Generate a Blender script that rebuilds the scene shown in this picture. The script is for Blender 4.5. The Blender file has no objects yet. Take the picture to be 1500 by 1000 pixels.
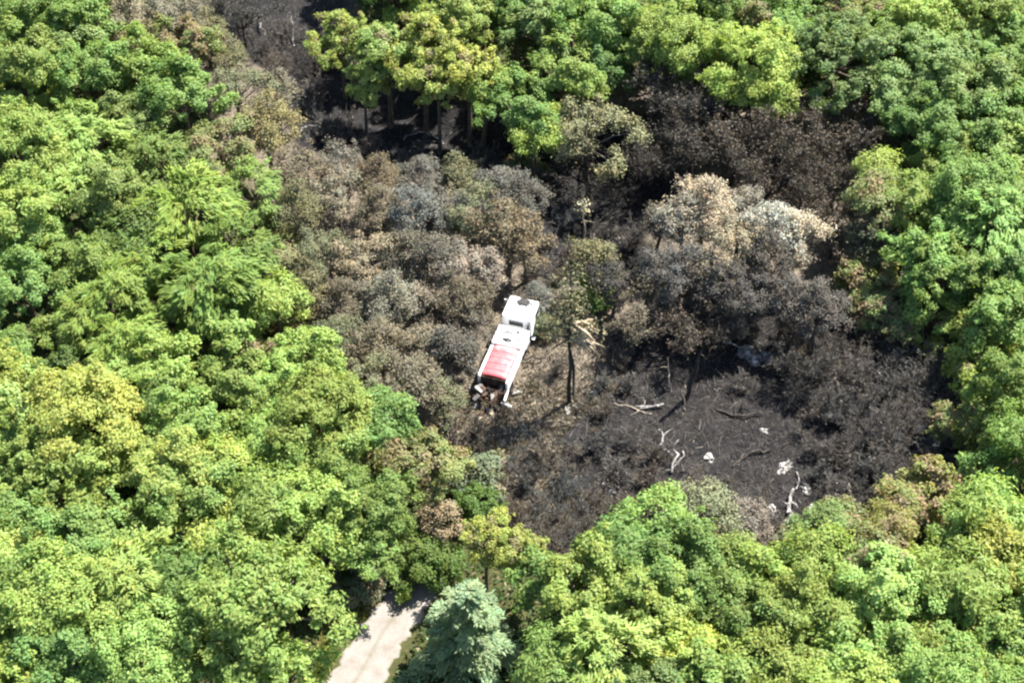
import bpy, math
import numpy as np
from mathutils import Vector, Matrix

# ------------------------------------------------------------------ camera, sky, sun, exposure
SC = bpy.context.scene
COL = SC.collection
FPX, RANGE, PITCH = 2400.0, 133.0, math.radians(46)      # focal length in photo pixels (1500 wide)
CP, SP = math.cos(PITCH), math.sin(PITCH)
CAM = np.array([0.0, -RANGE * CP, RANGE * SP])
cd = bpy.data.cameras.new('camera')
cd.sensor_width = 36.0
cd.lens = 36.0 * FPX / 1500.0
cd.clip_start, cd.clip_end = 1.0, 3000.0
cam = bpy.data.objects.new('camera', cd)
COL.objects.link(cam)
cam.location = CAM
cam.rotation_euler = (math.pi / 2 - PITCH, 0, 0)
SC.camera = cam

SUN_AZ, SUN_EL = math.radians(54), math.radians(58)      # azimuth clockwise from +Y (away from the camera)
TO_SUN = Vector((math.sin(SUN_AZ) * math.cos(SUN_EL), math.cos(SUN_AZ) * math.cos(SUN_EL), math.sin(SUN_EL)))
w = bpy.data.worlds.new('World')
SC.world = w
w.use_nodes = True
nt = w.node_tree
bg = nt.nodes['Background']
sky = nt.nodes.new('ShaderNodeTexSky')
sky.sky_type = 'NISHITA'
sky.sun_disc = False
sky.sun_elevation, sky.sun_rotation = SUN_EL, SUN_AZ
nt.links.new(sky.outputs[0], bg.inputs[0])
bg.inputs[1].default_value = 0.08
sd = bpy.data.lights.new('sun', 'SUN')
sd.energy, sd.angle, sd.color = 5.0, math.radians(0.53), (1.0, 0.955, 0.88)
sun = bpy.data.objects.new('sun', sd)
COL.objects.link(sun)
sun.location = (30, 30, 80)
sun.rotation_euler = TO_SUN.to_track_quat('Z', 'Y').to_euler()
SC.view_settings.view_transform = 'Standard'
SC.view_settings.look = 'None'
SC.view_settings.exposure = 2.05
SC.view_settings.gamma = 1.0
SC.view_settings.use_curve_mapping = False
SC.render.engine = 'CYCLES'
SC.cycles.filter_width = 2.3
SC.cycles.max_bounces = 6
SC.cycles.diffuse_bounces = 3
SC.cycles.transmission_bounces = 4
SC.cycles.glossy_bounces = 2

RNG = np.random.default_rng(11)


def at(px, py, z=0.0):
    """photo pixel -> world point on the level z"""
    d = np.array([(px - 750) / FPX, CP - (py - 500) / FPX * SP, -SP - (py - 500) / FPX * CP])
    t = (z - CAM[2]) / d[2]
    return CAM + d * t


def pix(p):
    q = np.asarray(p, float) - CAM
    dep = q[..., 1] * CP - q[..., 2] * SP
    u = q[..., 1] * SP + q[..., 2] * CP
    return 750 + FPX * q[..., 0] / dep, 500 - FPX * u / dep, FPX / dep


# ------------------------------------------------------------------ masks on the ground (where the fire went, and the gap with painted shade)
def pts_to_ground(poly, z=0.0):
    return np.array([at(x, y, z)[:2] for x, y in poly])


def signed_dist(P, poly):
    """distance to polygon edge, positive inside; P (n,2)"""
    P = np.asarray(P, float)
    inside = np.zeros(len(P), bool)
    best = np.full(len(P), 1e9)
    n = len(poly)
    for i in range(n):
        a, b = poly[i], poly[(i + 1) % n]
        ab = b - a
        t = np.clip(((P - a) @ ab) / (ab @ ab), 0, 1)
        best = np.minimum(best, np.hypot(*(P - (a + t[:, None] * ab)).T))
        c = (a[1] > P[:, 1]) != (b[1] > P[:, 1])
        xx = a[0] + (P[:, 1] - a[1]) / (b[1] - a[1] + 1e-12) * ab[0]
        inside ^= c & (P[:, 0] < xx)
    return np.where(inside, best, -best)


POLY_BURN = [(180, -60), (490, -60), (530, 50), (640, 130), (770, 180), (800, 200), (830, 170), (930, 120), (1150, 130),
             (1290, 160), (1300, 260), (1290, 330), (1330, 430), (1400, 520), (1440, 700), (1400, 750), (1240, 790),
             (1130, 800), (1020, 770), (900, 830), (810, 830), (700, 790), (690, 690), (600, 620), (500, 560), (420, 450),
             (390, 300), (330, 220), (300, 120)]
POLY_CHAR = [(900, 480), (960, 430), (1080, 420), (1240, 470), (1390, 560), (1440, 690), (1380, 740), (1230, 770), (1120, 800),
             (1010, 740), (930, 760), (830, 730), (800, 640), (850, 590), (900, 560)]
POLY_GAP_SHADE = [(280, -60), (495, -60), (530, 40), (620, 115), (765, 175), (815, 180), (850, 165), (960, 165), (1010, 280), (950, 330), (960, 420),
            (800, 425), (770, 390), (775, 320), (720, 270), (520, 240), (430, 220), (400, 110), (320, 60)]  # burnt gap, widened under the trees so char black paints their shade
G_BURN, G_CHAR, G_GAP_SHADE = (pts_to_ground(p) for p in (POLY_BURN, POLY_CHAR, POLY_GAP_SHADE))
ROAD = [(425, 1130), (518, 1000), (562, 925), (602, 872), (640, 800), (665, 730), (700, 650), (716, 600)]
G_ROAD = np.array([at(x, y)[:2] for x, y in ROAD])


def road_dist(P):
    best = np.full(len(P), 1e9)
    for a, b in zip(G_ROAD[:-1], G_ROAD[1:]):
        ab = b - a
        t = np.clip(((P - a) @ ab) / (ab @ ab), 0, 1)
        best = np.minimum(best, np.hypot(*(P - (a + t[:, None] * ab)).T))
    return best


_K = RNG.normal(size=(14, 2)) * np.geomspace(0.12, 1.6, 14)[:, None]
_PH = RNG.uniform(0, 6.28, 14)
_AM = np.geomspace(1.0, 0.12, 14)


def wob(P):
    return (np.sin(np.asarray(P) @ _K.T + _PH) * _AM).sum(-1) / 2.2


def ground_z(x, y):
    P = np.stack([np.atleast_1d(x), np.atleast_1d(y)], -1).astype(float)
    z = 0.16 * wob(P)
    rd = road_dist(P)
    z = z * np.clip((rd - 1.6) / 3.0, 0, 1) - 0.02
    z = z - 2.2 * np.clip(signed_dist(P, G_GAP_SHADE) / 3.5, 0, 1)  # gap floor sunk to deepen its shade
    return z if np.ndim(x) else float(z[0])


# ------------------------------------------------------------------ materials
def mat(name, rough=0.8, spec=0.3):
    m = bpy.data.materials.new(name)
    m.use_nodes = True
    b = m.node_tree.nodes['Principled BSDF']
    b.inputs['Roughness'].default_value = rough
    b.inputs['Specular IOR Level'].default_value = spec
    return m, m.node_tree, b


def N(t, kind, **kw):
    n = t.nodes.new(kind)
    for k, v in kw.items():
        setattr(n, k, v)
    return n


def noise(t, scale, detail=4, rough=0.6, vec=None):
    n = N(t, 'ShaderNodeTexNoise')
    n.inputs['Scale'].default_value = scale
    n.inputs['Detail'].default_value = detail
    n.inputs['Roughness'].default_value = rough
    if vec is not None:
        t.links.new(vec, n.inputs['Vector'])
    return n


def ramp(t, src, stops):
    r = N(t, 'ShaderNodeValToRGB')
    e = r.color_ramp.elements
    while len(e) < len(stops):
        e.new(0.5)
    for el, (p, c) in zip(e, stops):
        el.position = p
        el.color = (*c, 1) if len(c) == 3 else c
    t.links.new(src, r.inputs[0])
    return r.outputs[0]


def mixc(t, fac, a, b, mode='MIX'):
    m = N(t, 'ShaderNodeMix', data_type='RGBA', blend_type=mode)
    for sock, v in ((m.inputs[0], fac), (m.inputs[6], a), (m.inputs[7], b)):
        if hasattr(v, 'links'):
            t.links.new(v, sock)
        elif isinstance(v, (int, float)):
            sock.default_value = v
        else:
            sock.default_value = (*v, 1)
    return m.outputs[2]


def math_n(t, op, a, b=0.0, c=None):
    m = N(t, 'ShaderNodeMath', operation=op)
    for i, v in enumerate((a, b) if c is None else (a, b, c)):
        if hasattr(v, 'links'):
            t.links.new(v, m.inputs[i])
        else:
            m.inputs[i].default_value = v
    return m.outputs[0]


def bump(t, b, src, strength, dist=0.05):
    n = N(t, 'ShaderNodeBump')
    n.inputs['Strength'].default_value = strength
    n.inputs['Distance'].default_value = dist
    t.links.new(src, n.inputs['Height'])
    t.links.new(n.outputs[0], b.inputs['Normal'])


def leaf_material(name, translucency, spec=0.3, dead=(0.27, 0.205, 0.125)):
    """colour: the tree's own colour x each leaf's own tint; a share of the sprays (1 - alpha of the tree colour) is dry and brown"""
    m, t, b = mat(name, 0.6, spec)
    oi = N(t, 'ShaderNodeObjectInfo')
    ta = N(t, 'ShaderNodeAttribute', attribute_name='tint')
    sp = N(t, 'ShaderNodeAttribute', attribute_name='spray')
    thr = math_n(t, 'SUBTRACT', 1.0, oi.outputs['Alpha'])
    isdead = math_n(t, 'LESS_THAN', sp.outputs['Fac'], thr)
    base = mixc(t, isdead, oi.outputs['Color'], dead)
    colr = mixc(t, 1.0, base, ta.outputs['Color'], 'MULTIPLY')
    t.links.new(colr, b.inputs['Base Color'])
    if translucency > 0:
        tr = N(t, 'ShaderNodeBsdfTranslucent')
        warm = mixc(t, 1.0, colr, (1.2, 1.2, 0.6), 'MULTIPLY')
        t.links.new(warm, tr.inputs[0])
        mx = N(t, 'ShaderNodeMixShader')
        mx.inputs[0].default_value = translucency
        t.links.new(b.outputs[0], mx.inputs[1])
        t.links.new(tr.outputs[0], mx.inputs[2])
        t.links.new(mx.outputs[0], t.nodes['Material Output'].inputs[0])
    return m


M_LEAF = leaf_material('green_leaves', 0.5)
M_DRY = leaf_material('scorched_leaves', 0.2, 0.1)


def bark(name, c1, c2, scale=6.0, lo=0.35, hi=0.65):
    m, t, b = mat(name, 0.9, 0.15)
    tc = N(t, 'ShaderNodeTexCoord')
    mp = N(t, 'ShaderNodeMapping')
    mp.inputs['Scale'].default_value = (1, 1, 0.25)
    t.links.new(tc.outputs['Object'], mp.inputs[0])
    n = noise(t, scale, 6, 0.65, mp.outputs[0])
    t.links.new(ramp(t, n.outputs[0], [(lo, c1), (hi, c2)]), b.inputs['Base Color'])
    bump(t, b, n.outputs[0], 0.6)
    return m


M_BARK = bark('grey_brown_bark', (0.06, 0.045, 0.03), (0.16, 0.13, 0.10))
M_CHARBARK = bark('charred_bark', (0.012, 0.011, 0.010), (0.06, 0.052, 0.046))
M_TWIG = bark('grey_dead_twigs', (0.045, 0.038, 0.032), (0.15, 0.13, 0.115), 2.0)
M_PALE = bark('pale_bare_wood', (0.20, 0.16, 0.115), (0.52, 0.45, 0.35), 5.0)
M_TORN = bark('torn_pale_wood', (0.22, 0.165, 0.11), (0.50, 0.41, 0.29), 6.0)
M_ASHWOOD = bark('ash_white_wood', (0.06, 0.056, 0.052), (0.46, 0.44, 0.41), 3.0, 0.40, 0.70)
M_RUST = bark('burnt_rusty_steel', (0.018, 0.014, 0.012), (0.11, 0.070, 0.048), 4.0)


def twig_mat():
    """bare twigs: bush colour from the object"""
    m, t, b = mat('charred_twigs', 0.9, 0.15)
    oi = N(t, 'ShaderNodeObjectInfo')
    ta = N(t, 'ShaderNodeAttribute', attribute_name='tint')
    t.links.new(mixc(t, 1.0, oi.outputs['Color'], ta.outputs['Color'], 'MULTIPLY'), b.inputs['Base Color'])
    return m


M_KTWIG = twig_mat()


def paint(name, base, dirt, amount=0.5, scale=2.2, rough=0.45):
    m, t, b = mat(name, rough, 0.4)
    tc = N(t, 'ShaderNodeTexCoord')
    n = noise(t, scale, 8, 0.7, tc.outputs['Object'])
    n2 = noise(t, scale * 9, 4, 0.6, tc.outputs['Object'])
    f = ramp(t, n.outputs[0], [(0.62 - 0.25 * amount, (0, 0, 0)), (0.86 - 0.25 * amount, (1, 1, 1))])
    c = mixc(t, f, base, dirt)
    f2 = ramp(t, n2.outputs[0], [(0.55, (1, 1, 1)), (0.8, (0.72, 0.7, 0.68))])
    t.links.new(mixc(t, 1.0, c, f2, 'MULTIPLY'), b.inputs['Base Color'])
    bump(t, b, n2.outputs[0], 0.15, 0.01)
    return m


M_WHITE = paint('sooty_white_paint', (0.82, 0.82, 0.81), (0.42, 0.39, 0.36), 0.25)
M_RED = paint('faded_red_paint', (0.42, 0.085, 0.095), (0.42, 0.17, 0.17), 0.45)
_t = M_RED.node_tree
_b = _t.nodes['Principled BSDF']
_src = _b.inputs['Base Color'].links[0].from_socket
_tc = N(_t, 'ShaderNodeTexCoord')
_sep = N(_t, 'ShaderNodeSeparateXYZ')
_t.links.new(_tc.outputs['Object'], _sep.inputs[0])
_n = noise(_t, 1.6, 6, 0.65, _tc.outputs['Object'])
_f = ramp(_t, math_n(_t, 'ADD', math_n(_t, 'MULTIPLY', math_n(_t, 'SUBTRACT', _sep.outputs[0], 5.05), 0.6), math_n(_t, 'MULTIPLY', math_n(_t, 'SUBTRACT', _n.outputs[0], 0.5), 1.2)),
          [(0.1, (0, 0, 0)), (0.75, (0.85, 0.85, 0.85))])
_t.links.new(mixc(_t, _f, _src, (0.66, 0.58, 0.56)), _b.inputs['Base Color'])
M_SOOT = paint('black_soot', (0.018, 0.017, 0.016), (0.06, 0.05, 0.045), 0.6)
M_GREYP = paint('scorched_grey_steel', (0.085, 0.08, 0.078), (0.03, 0.026, 0.024), 0.6)
M_RUBBER = paint('burnt_rubber', (0.02, 0.02, 0.02), (0.05, 0.045, 0.04), 0.5)
M_GLASS, _t, _b = mat('dark_window_glass', 0.08, 0.6)
_b.inputs['Base Color'].default_value = (0.015, 0.018, 0.02, 1)

# roof paint with a soot burn mark
M_ROOF = paint('white_roof_paint_with_soot', (0.82, 0.82, 0.81), (0.42, 0.39, 0.36), 0.15)
_t = M_ROOF.node_tree
_b = _t.nodes['Principled BSDF']
_src = _b.inputs['Base Color'].links[0].from_socket
_tc = N(_t, 'ShaderNodeTexCoord')
_mp = N(_t, 'ShaderNodeMapping')
_mp.inputs['Location'].default_value = (-10.55, 0.1, 0)
_t.links.new(_tc.outputs['Object'], _mp.inputs[0])
_n = noise(_t, 2.4, 5, 0.6, _tc.outputs['Object'])
_sep = N(_t, 'ShaderNodeSeparateXYZ')
_t.links.new(_mp.outputs[0], _sep.inputs[0])
_r2 = math_n(_t, 'SQRT', math_n(_t, 'ADD', math_n(_t, 'POWER', math_n(_t, 'MULTIPLY', _sep.outputs[0], 1.15), 2.0),
                               math_n(_t, 'POWER', math_n(_t, 'MULTIPLY', _sep.outputs[1], 0.95), 2.0)))
_f = ramp(_t, math_n(_t, 'ADD', _r2, math_n(_t, 'MULTIPLY', math_n(_t, 'SUBTRACT', _n.outputs[0], 0.5), 1.5)),
          [(0.5, (1, 1, 1)), (0.95, (0, 0, 0))])
_t.links.new(mixc(_t, _f, _src, (0.022, 0.022, 0.024)), _b.inputs['Base Color'])

# ground: forest floor, dry scorched litter, black char and ash; char also paints shade in the gap
M_GROUND, t, b = mat('forest_floor_char_and_shade', 0.95, 0.1)
geo = N(t, 'ShaderNodeNewGeometry')
P3 = geo.outputs['Position']
aC = N(t, 'ShaderNodeAttribute', attribute_name='char')
aD = N(t, 'ShaderNodeAttribute', attribute_name='dry')
n1 = noise(t, 0.55, 8, 0.7, P3)
n2 = noise(t, 2.6, 8, 0.75, P3)
n3 = noise(t, 0.22, 6, 0.7, P3)
soil = ramp(t, n2.outputs[0], [(0.3, (0.022, 0.026, 0.010)), (0.55, (0.05, 0.052, 0.02)), (0.75, (0.11, 0.085, 0.045))])
dry = ramp(t, n2.outputs[0], [(0.28, (0.04, 0.033, 0.025)), (0.5, (0.115, 0.096, 0.073)), (0.72, (0.23, 0.195, 0.15))])
dry = mixc(t, ramp(t, n1.outputs[0], [(0.45, (0, 0, 0)), (0.62, (0.75, 0.75, 0.75))]), dry, (0.075, 0.062, 0.05))
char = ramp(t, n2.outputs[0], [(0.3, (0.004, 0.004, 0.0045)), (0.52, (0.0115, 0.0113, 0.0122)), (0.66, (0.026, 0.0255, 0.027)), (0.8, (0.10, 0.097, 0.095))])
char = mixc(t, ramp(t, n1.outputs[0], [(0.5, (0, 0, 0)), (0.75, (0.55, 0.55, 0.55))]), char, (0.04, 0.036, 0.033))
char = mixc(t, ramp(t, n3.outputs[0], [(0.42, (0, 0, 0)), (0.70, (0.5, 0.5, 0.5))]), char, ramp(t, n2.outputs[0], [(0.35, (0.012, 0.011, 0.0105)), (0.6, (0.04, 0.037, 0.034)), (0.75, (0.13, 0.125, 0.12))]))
wn = math_n(t, 'MULTIPLY', math_n(t, 'SUBTRACT', n1.outputs[0], 0.5), 1.1)
fD = ramp(t, math_n(t, 'ADD', aD.outputs['Fac'], wn), [(0.35, (0, 0, 0)), (0.62, (1, 1, 1))])
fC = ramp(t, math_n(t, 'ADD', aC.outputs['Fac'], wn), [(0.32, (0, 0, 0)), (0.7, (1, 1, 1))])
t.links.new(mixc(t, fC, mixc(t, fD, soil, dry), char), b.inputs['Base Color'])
bump(t, b, n2.outputs[0], 1.0, 0.12)

M_ROAD, t, b = mat('pale_dirt_track', 0.95, 0.1)
geo = N(t, 'ShaderNodeNewGeometry')
n1 = noise(t, 0.9, 8, 0.65, geo.outputs['Position'])
n2 = noise(t, 14, 5, 0.7, geo.outputs['Position'])
c = ramp(t, n1.outputs[0], [(0.3, (0.12, 0.10, 0.08)), (0.5, (0.17, 0.158, 0.145)), (0.7, (0.205, 0.195, 0.18))])
c = mixc(t, 0.35, c, ramp(t, n2.outputs[0], [(0.3, (0.09, 0.075, 0.06)), (0.7, (0.27, 0.25, 0.225))]))
aM = N(t, 'ShaderNodeAttribute', attribute_name='mid')
fM = ramp(t, math_n(t, 'ADD', aM.outputs['Fac'], math_n(t, 'MULTIPLY', math_n(t, 'SUBTRACT', n2.outputs[0], 0.5), 1.4)), [(0.45, (0, 0, 0)), (0.8, (0.8, 0.8, 0.8))])
c = mixc(t, fM, c, (0.085, 0.078, 0.042))
t.links.new(c, b.inputs['Base Color'])
bump(t, b, n2.outputs[0], 0.5, 0.04)


# ------------------------------------------------------------------ mesh helpers
def mesh_np(name, V, F, m, tint=None, spray=None, smooth=False):
    """V (n,3); F (k,4) or (k,3) int array, one polygon size; tint (k,3), spray (k,)"""
    me = bpy.data.meshes.new(name)
    F = np.asarray(F, np.int32)
    k, s = F.shape
    me.vertices.add(len(V))
    me.vertices.foreach_set('co', np.asarray(V, np.float32).ravel())
    me.loops.add(k * s)
    me.loops.foreach_set('vertex_index', F.ravel())
    me.polygons.add(k)
    me.polygons.foreach_set('loop_start', np.arange(0, k * s, s, dtype=np.int32))
    me.polygons.foreach_set('loop_total', np.full(k, s, np.int32))
    if smooth:
        me.polygons.foreach_set('use_smooth', np.ones(k, bool))
    me.update(calc_edges=True)
    if tint is not None:
        a = me.attributes.new('tint', 'FLOAT_COLOR', 'FACE')
        a.data.foreach_set('color', np.concatenate([tint, np.ones((k, 1))], 1).astype(np.float32).ravel())
    if spray is not None:
        a = me.attributes.new('spray', 'FLOAT', 'FACE')
        a.data.foreach_set('value', np.asarray(spray, np.float32))
    me.materials.append(m)
    return me


def link(name, me, parent=None):
    o = bpy.data.objects.new(name, me)
    COL.objects.link(o)
    if parent is not None:
        o.parent = parent
    return o


def tag(o, label, cat, group=None, kind=None):
    if label:
        o['label'] = label
    if cat:
        o['category'] = cat
    if group:
        o['group'] = group
    if kind:
        o['kind'] = kind
    return o


def empty(name, loc=(0, 0, 0), rz=0.0, s=1.0):
    o = bpy.data.objects.new(name, None)
    COL.objects.link(o)
    o.empty_display_size = 0.3
    o.location, o.rotation_euler, o.scale = loc, (0, 0, rz), (s, s, s)
    return o


def unit(v):
    return v / (np.linalg.norm(v, axis=-1, keepdims=True) + 1e-9)


def rdir(rng, n):
    return unit(rng.normal(size=(n, 3)))


def leaves(rng, C, Nrm, ln, wd, along=None):
    """rhombic leaf faces at C facing Nrm; returns V, F"""
    n = len(C)
    a = rdir(rng, n) if along is None else along
    T = unit(a - (a * Nrm).sum(1, keepdims=True) * Nrm)
    B = np.cross(Nrm, T)
    ln = (np.asarray(ln) * rng.uniform(0.65, 1.35, n))[:, None]
    wd = (np.asarray(wd) * rng.uniform(0.7, 1.3, n))[:, None]
    bend = Nrm * ln * rng.uniform(-0.18, 0.1, (n, 1))
    V = np.stack([C - T * ln * 0.5 + bend, C - B * wd * 0.5 + T * ln * 0.06, C + T * ln * 0.5 + bend, C + B * wd * 0.5 + T * ln * 0.06], 1)
    return V.reshape(-1, 3), np.arange(4 * n).reshape(n, 4)


def leaf_tint(rng, n, sp, amt=0.3):
    v = 1 + amt * rng.normal(size=n) * 0.6 + amt * (sp - 0.5) * 1.1
    h = rng.normal(size=n) * 0.07 + (((sp * 7.31) % 1) - 0.5) * 0.14
    tt = np.stack([v * (1 + h), v, v * (1 - 0.5 * h)], 1)
    return np.clip(tt, 0.3, 2.0)


class Tubes:
    """tapered tubes collected into one mesh"""
    def __init__(self):
        self.V, self.F, self.n, self.T = [], [], 0, []

    def seg(self, pts, rad, sides=6, tint=1.0):
        pts = np.asarray(pts, float)
        rad = np.broadcast_to(np.asarray(rad, float), (len(pts),))
        d = np.gradient(pts, axis=0) if len(pts) > 2 else np.repeat((pts[1:] - pts[:1]), 2, 0)
        d = unit(d)
        ref = np.array([0.31, 0.95, 0.05]) if abs(d[0][2]) > 0.8 else np.array([0, 0, 1.0])
        ang = np.arange(sides) * 2 * math.pi / sides
        base = self.n
        for p, dd, r in zip(pts, d, rad):
            u = unit(np.cross(dd, ref))
            v = np.cross(dd, u)
            self.V.append(p + r * (np.cos(ang)[:, None] * u + np.sin(ang)[:, None] * v))
            self.n += sides
        for i in range(len(pts) - 1):
            a = base + i * sides
            for k in range(sides):
                k2 = (k + 1) % sides
                self.F.append((a + k, a + k2, a + sides + k2, a + sides + k))
                self.T.append(tint)
        if sides == 4 or sides == 6:
            e = base + (len(pts) - 1) * sides
            for s0 in ((base, e) if sides == 4 else ()):
                self.F.append((s0, s0 + 1, s0 + 2, s0 + 3))
                self.T.append(tint)
            if sides == 6:
                for s0 in (base, e):
                    self.F.append((s0, s0 + 1, s0 + 2, s0 + 3))
                    self.F.append((s0, s0 + 3, s0 + 4, s0 + 5))
                    self.T += [tint, tint]

    def mesh(self, name, m, tint=False, smooth=True):
        T = np.array(self.T, float)[:, None] * np.ones((1, 3)) if tint else None
        return mesh_np(name, np.concatenate(self.V), np.array(self.F), m, T, None, smooth)


def prisms(A, B, ra, rb, rng):
    """many thin three-sided twigs from A to B"""
    d = unit(B - A)
    u = unit(np.cross(d, rdir(rng, len(A))))
    v = np.cross(d, u)
    ra, rb = np.asarray(ra)[:, None], np.asarray(rb)[:, None]
    V = np.stack([A + ra * u, A + ra * (-0.5 * u + 0.87 * v), A + ra * (-0.5 * u - 0.87 * v),
                  B + rb * u, B + rb * (-0.5 * u + 0.87 * v), B + rb * (-0.5 * u - 0.87 * v)], 1)
    n = len(A)
    f = np.array([[0, 1, 4, 3], [1, 2, 5, 4], [2, 0, 3, 5]])
    F = (np.arange(n)[:, None, None] * 6 + f).reshape(-1, 4)
    return V.reshape(-1, 3), F


# ------------------------------------------------------------------ tree prototypes (base at z=0, real metres)
def limb_path(rng, a, b, sag=0.12, n=4):
    tt = np.linspace(0, 1, n)[:, None]
    p = a + (b - a) * tt
    L = np.linalg.norm(b - a)
    p[1:-1] += rng.normal(size=(n - 2, 3)) * L * 0.05
    p[:, 2] += np.sin(tt[:, 0] * math.pi) * L * sag
    return p


def crown_lobes(rng, r, zc, n, flat=0.85, low=-0.35):
    i = np.arange(n) + 0.5
    z = 1 - (1 - low) * i / n
    ph = i * 2.39996 + rng.uniform(0, 6.28)
    rr = np.sqrt(np.clip(1 - z * z, 0.02, 1))
    D = np.stack([rr * np.cos(ph), rr * np.sin(ph), z], 1) + rng.normal(size=(n, 3)) * 0.16
    C = D * r * rng.uniform(0.42, 0.88, (n, 1)) * np.array([1, 1, flat])
    R = r * rng.uniform(0.22, 0.46, n) * (16.0 / (n + 2)) ** 0.25
    C[:, 2] += zc
    return C, R


def broad_tree(seed, r, zc, dens=1.0, ln=0.255, wd=0.17, style='puff', flat=0.85, low=-0.35, shrub=False, jitter=0.75, barkm=None,
               leafm=None, twigs=0, amt=0.2, spread=1.4):
    rng = np.random.default_rng(seed)
    nl = max(7, int(5 + r * (3.6, 2.4, 3.0)[seed % 3]))
    C, R = crown_lobes(rng, r, zc, nl, flat, low)
    cen = np.array([0, 0, zc - 0.25 * r])
    PC, PR, PO = [], [], []
    for c, rad in zip(C, R):
        n2 = max(5, int(9 * (rad / 1.1) ** 1.5))
        d = rdir(rng, n2 * 2)
        out = unit(c - cen)
        keep = np.argsort(-(d @ out + 0.5 * d[:, 2] + rng.normal(size=n2 * 2) * 0.35))[:n2]
        PC.append(c + d[keep] * rad * rng.uniform(0.65, 1.1, (n2, 1)) * np.array([1, 1, 0.8]))
        PR.append(rng.uniform(0.22, 0.6, n2))
        PO.append(unit(d[keep] * 0.9 + out * 0.5))
    PC, PR, PO = np.concatenate(PC), np.concatenate(PR), np.concatenate(PO)
    ns = int(len(PC) * 0.16)
    k = rng.integers(0, len(PC), ns)
    dv = unit(PC[k] - cen + rng.normal(size=(ns, 3)) * r * 0.3)
    PC = np.concatenate([PC, PC[k] + dv * rng.uniform(0.3, 0.95, (ns, 1)) * (0.6 + 0.12 * r)])
    PR = np.concatenate([PR, rng.uniform(0.16, 0.36, ns)])
    PO = np.concatenate([PO, dv])
    npf = len(PC)
    spray = rng.random(npf)
    cnt = np.maximum(6, (110 * dens * (PR / 0.5) ** 2 * (0.3 / ln) ** 1.3)).astype(int)
    idx = np.repeat(np.arange(npf), cnt)
    n = len(idx)
    d = rdir(rng, n)
    d[:, 2] = np.where(rng.random(n) < 0.6, np.abs(d[:, 2]), d[:, 2])
    out = unit(PC - cen)[idx]
    if style == 'feather':
        # long drooping sprays running outward and down
        az = unit(np.stack([out[:, 0], out[:, 1], np.zeros(n)], 1) + rng.normal(size=(n, 3)) * 0.25)
        along = unit(az + np.array([0, 0, -0.45]) + rng.normal(size=(n, 3)) * 0.2)
        pos = PC[idx] + d * PR[idx, None] * rng.uniform(0.3, 1.0, (n, 1)) + az * rng.uniform(0, 0.5, (n, 1))
        nrm = unit(np.array([0, 0, 1.0]) + out * 0.5 + rng.normal(size=(n, 3)) * 0.3)
        V, F = leaves(rng, pos, nrm, ln, wd, along)
    else:
        pos = PC[idx] + d * PR[idx, None] * rng.uniform(0.3, spread, (n, 1)) * np.array([1, 1, 0.9])
        nrm = unit(d * 0.4 + PO[idx] * 0.45 + np.array([0, 0, 0.35]) + rng.normal(size=(n, 3)) * jitter * 0.5)
        V, F = leaves(rng, pos, nrm, ln, wd)
    crown = mesh_np('crown', V, F, leafm or M_LEAF, leaf_tint(rng, n, spray[idx], amt), np.clip(spray[idx] + rng.normal(size=n) * 0.16, 0.005, 1))
    T = Tubes()
    tr = 0.05 + 0.055 * r
    hub = np.array([rng.normal() * 0.2, rng.normal() * 0.2, max(zc - 0.45 * r, 0.35)])
    if shrub:
        for k in range(6):
            T.seg(limb_path(rng, np.array([rng.normal() * 0.12, rng.normal() * 0.12, -0.25]), C[k % nl], 0.1), [0.06, 0.05, 0.035, 0.02], 5)
    else:
        T.seg(np.array([[0, 0, -0.4], [0.03, 0, 0.6], hub * 0.6 + [0.1, 0.05, 0], hub]), [tr * 1.5, tr * 1.1, tr * 0.9, tr * 0.75], 8)
        for c in C:
            T.seg(limb_path(rng, hub + [0, 0, rng.uniform(-0.25, 0.1) * r * 0.5], c), [tr * 0.5, tr * 0.36, tr * 0.24, tr * 0.1], 5)
    if twigs:
        for _ in range(twigs):
            k = rng.integers(npf)
            l = C[np.argmin(((C - PC[k]) ** 2).sum(1))]
            e = PC[k] + unit(PC[k] - cen) * rng.uniform(0.2, 0.6)
            T.seg([l, (l + e) / 2 + rng.normal(size=3) * 0.1, e], [0.035, 0.025, 0.01], 3)
    trunk = T.mesh('trunk', barkm or M_BARK)
    return dict(r=r, zc=zc, parts=[('trunk', trunk), ('crown', crown)])


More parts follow.
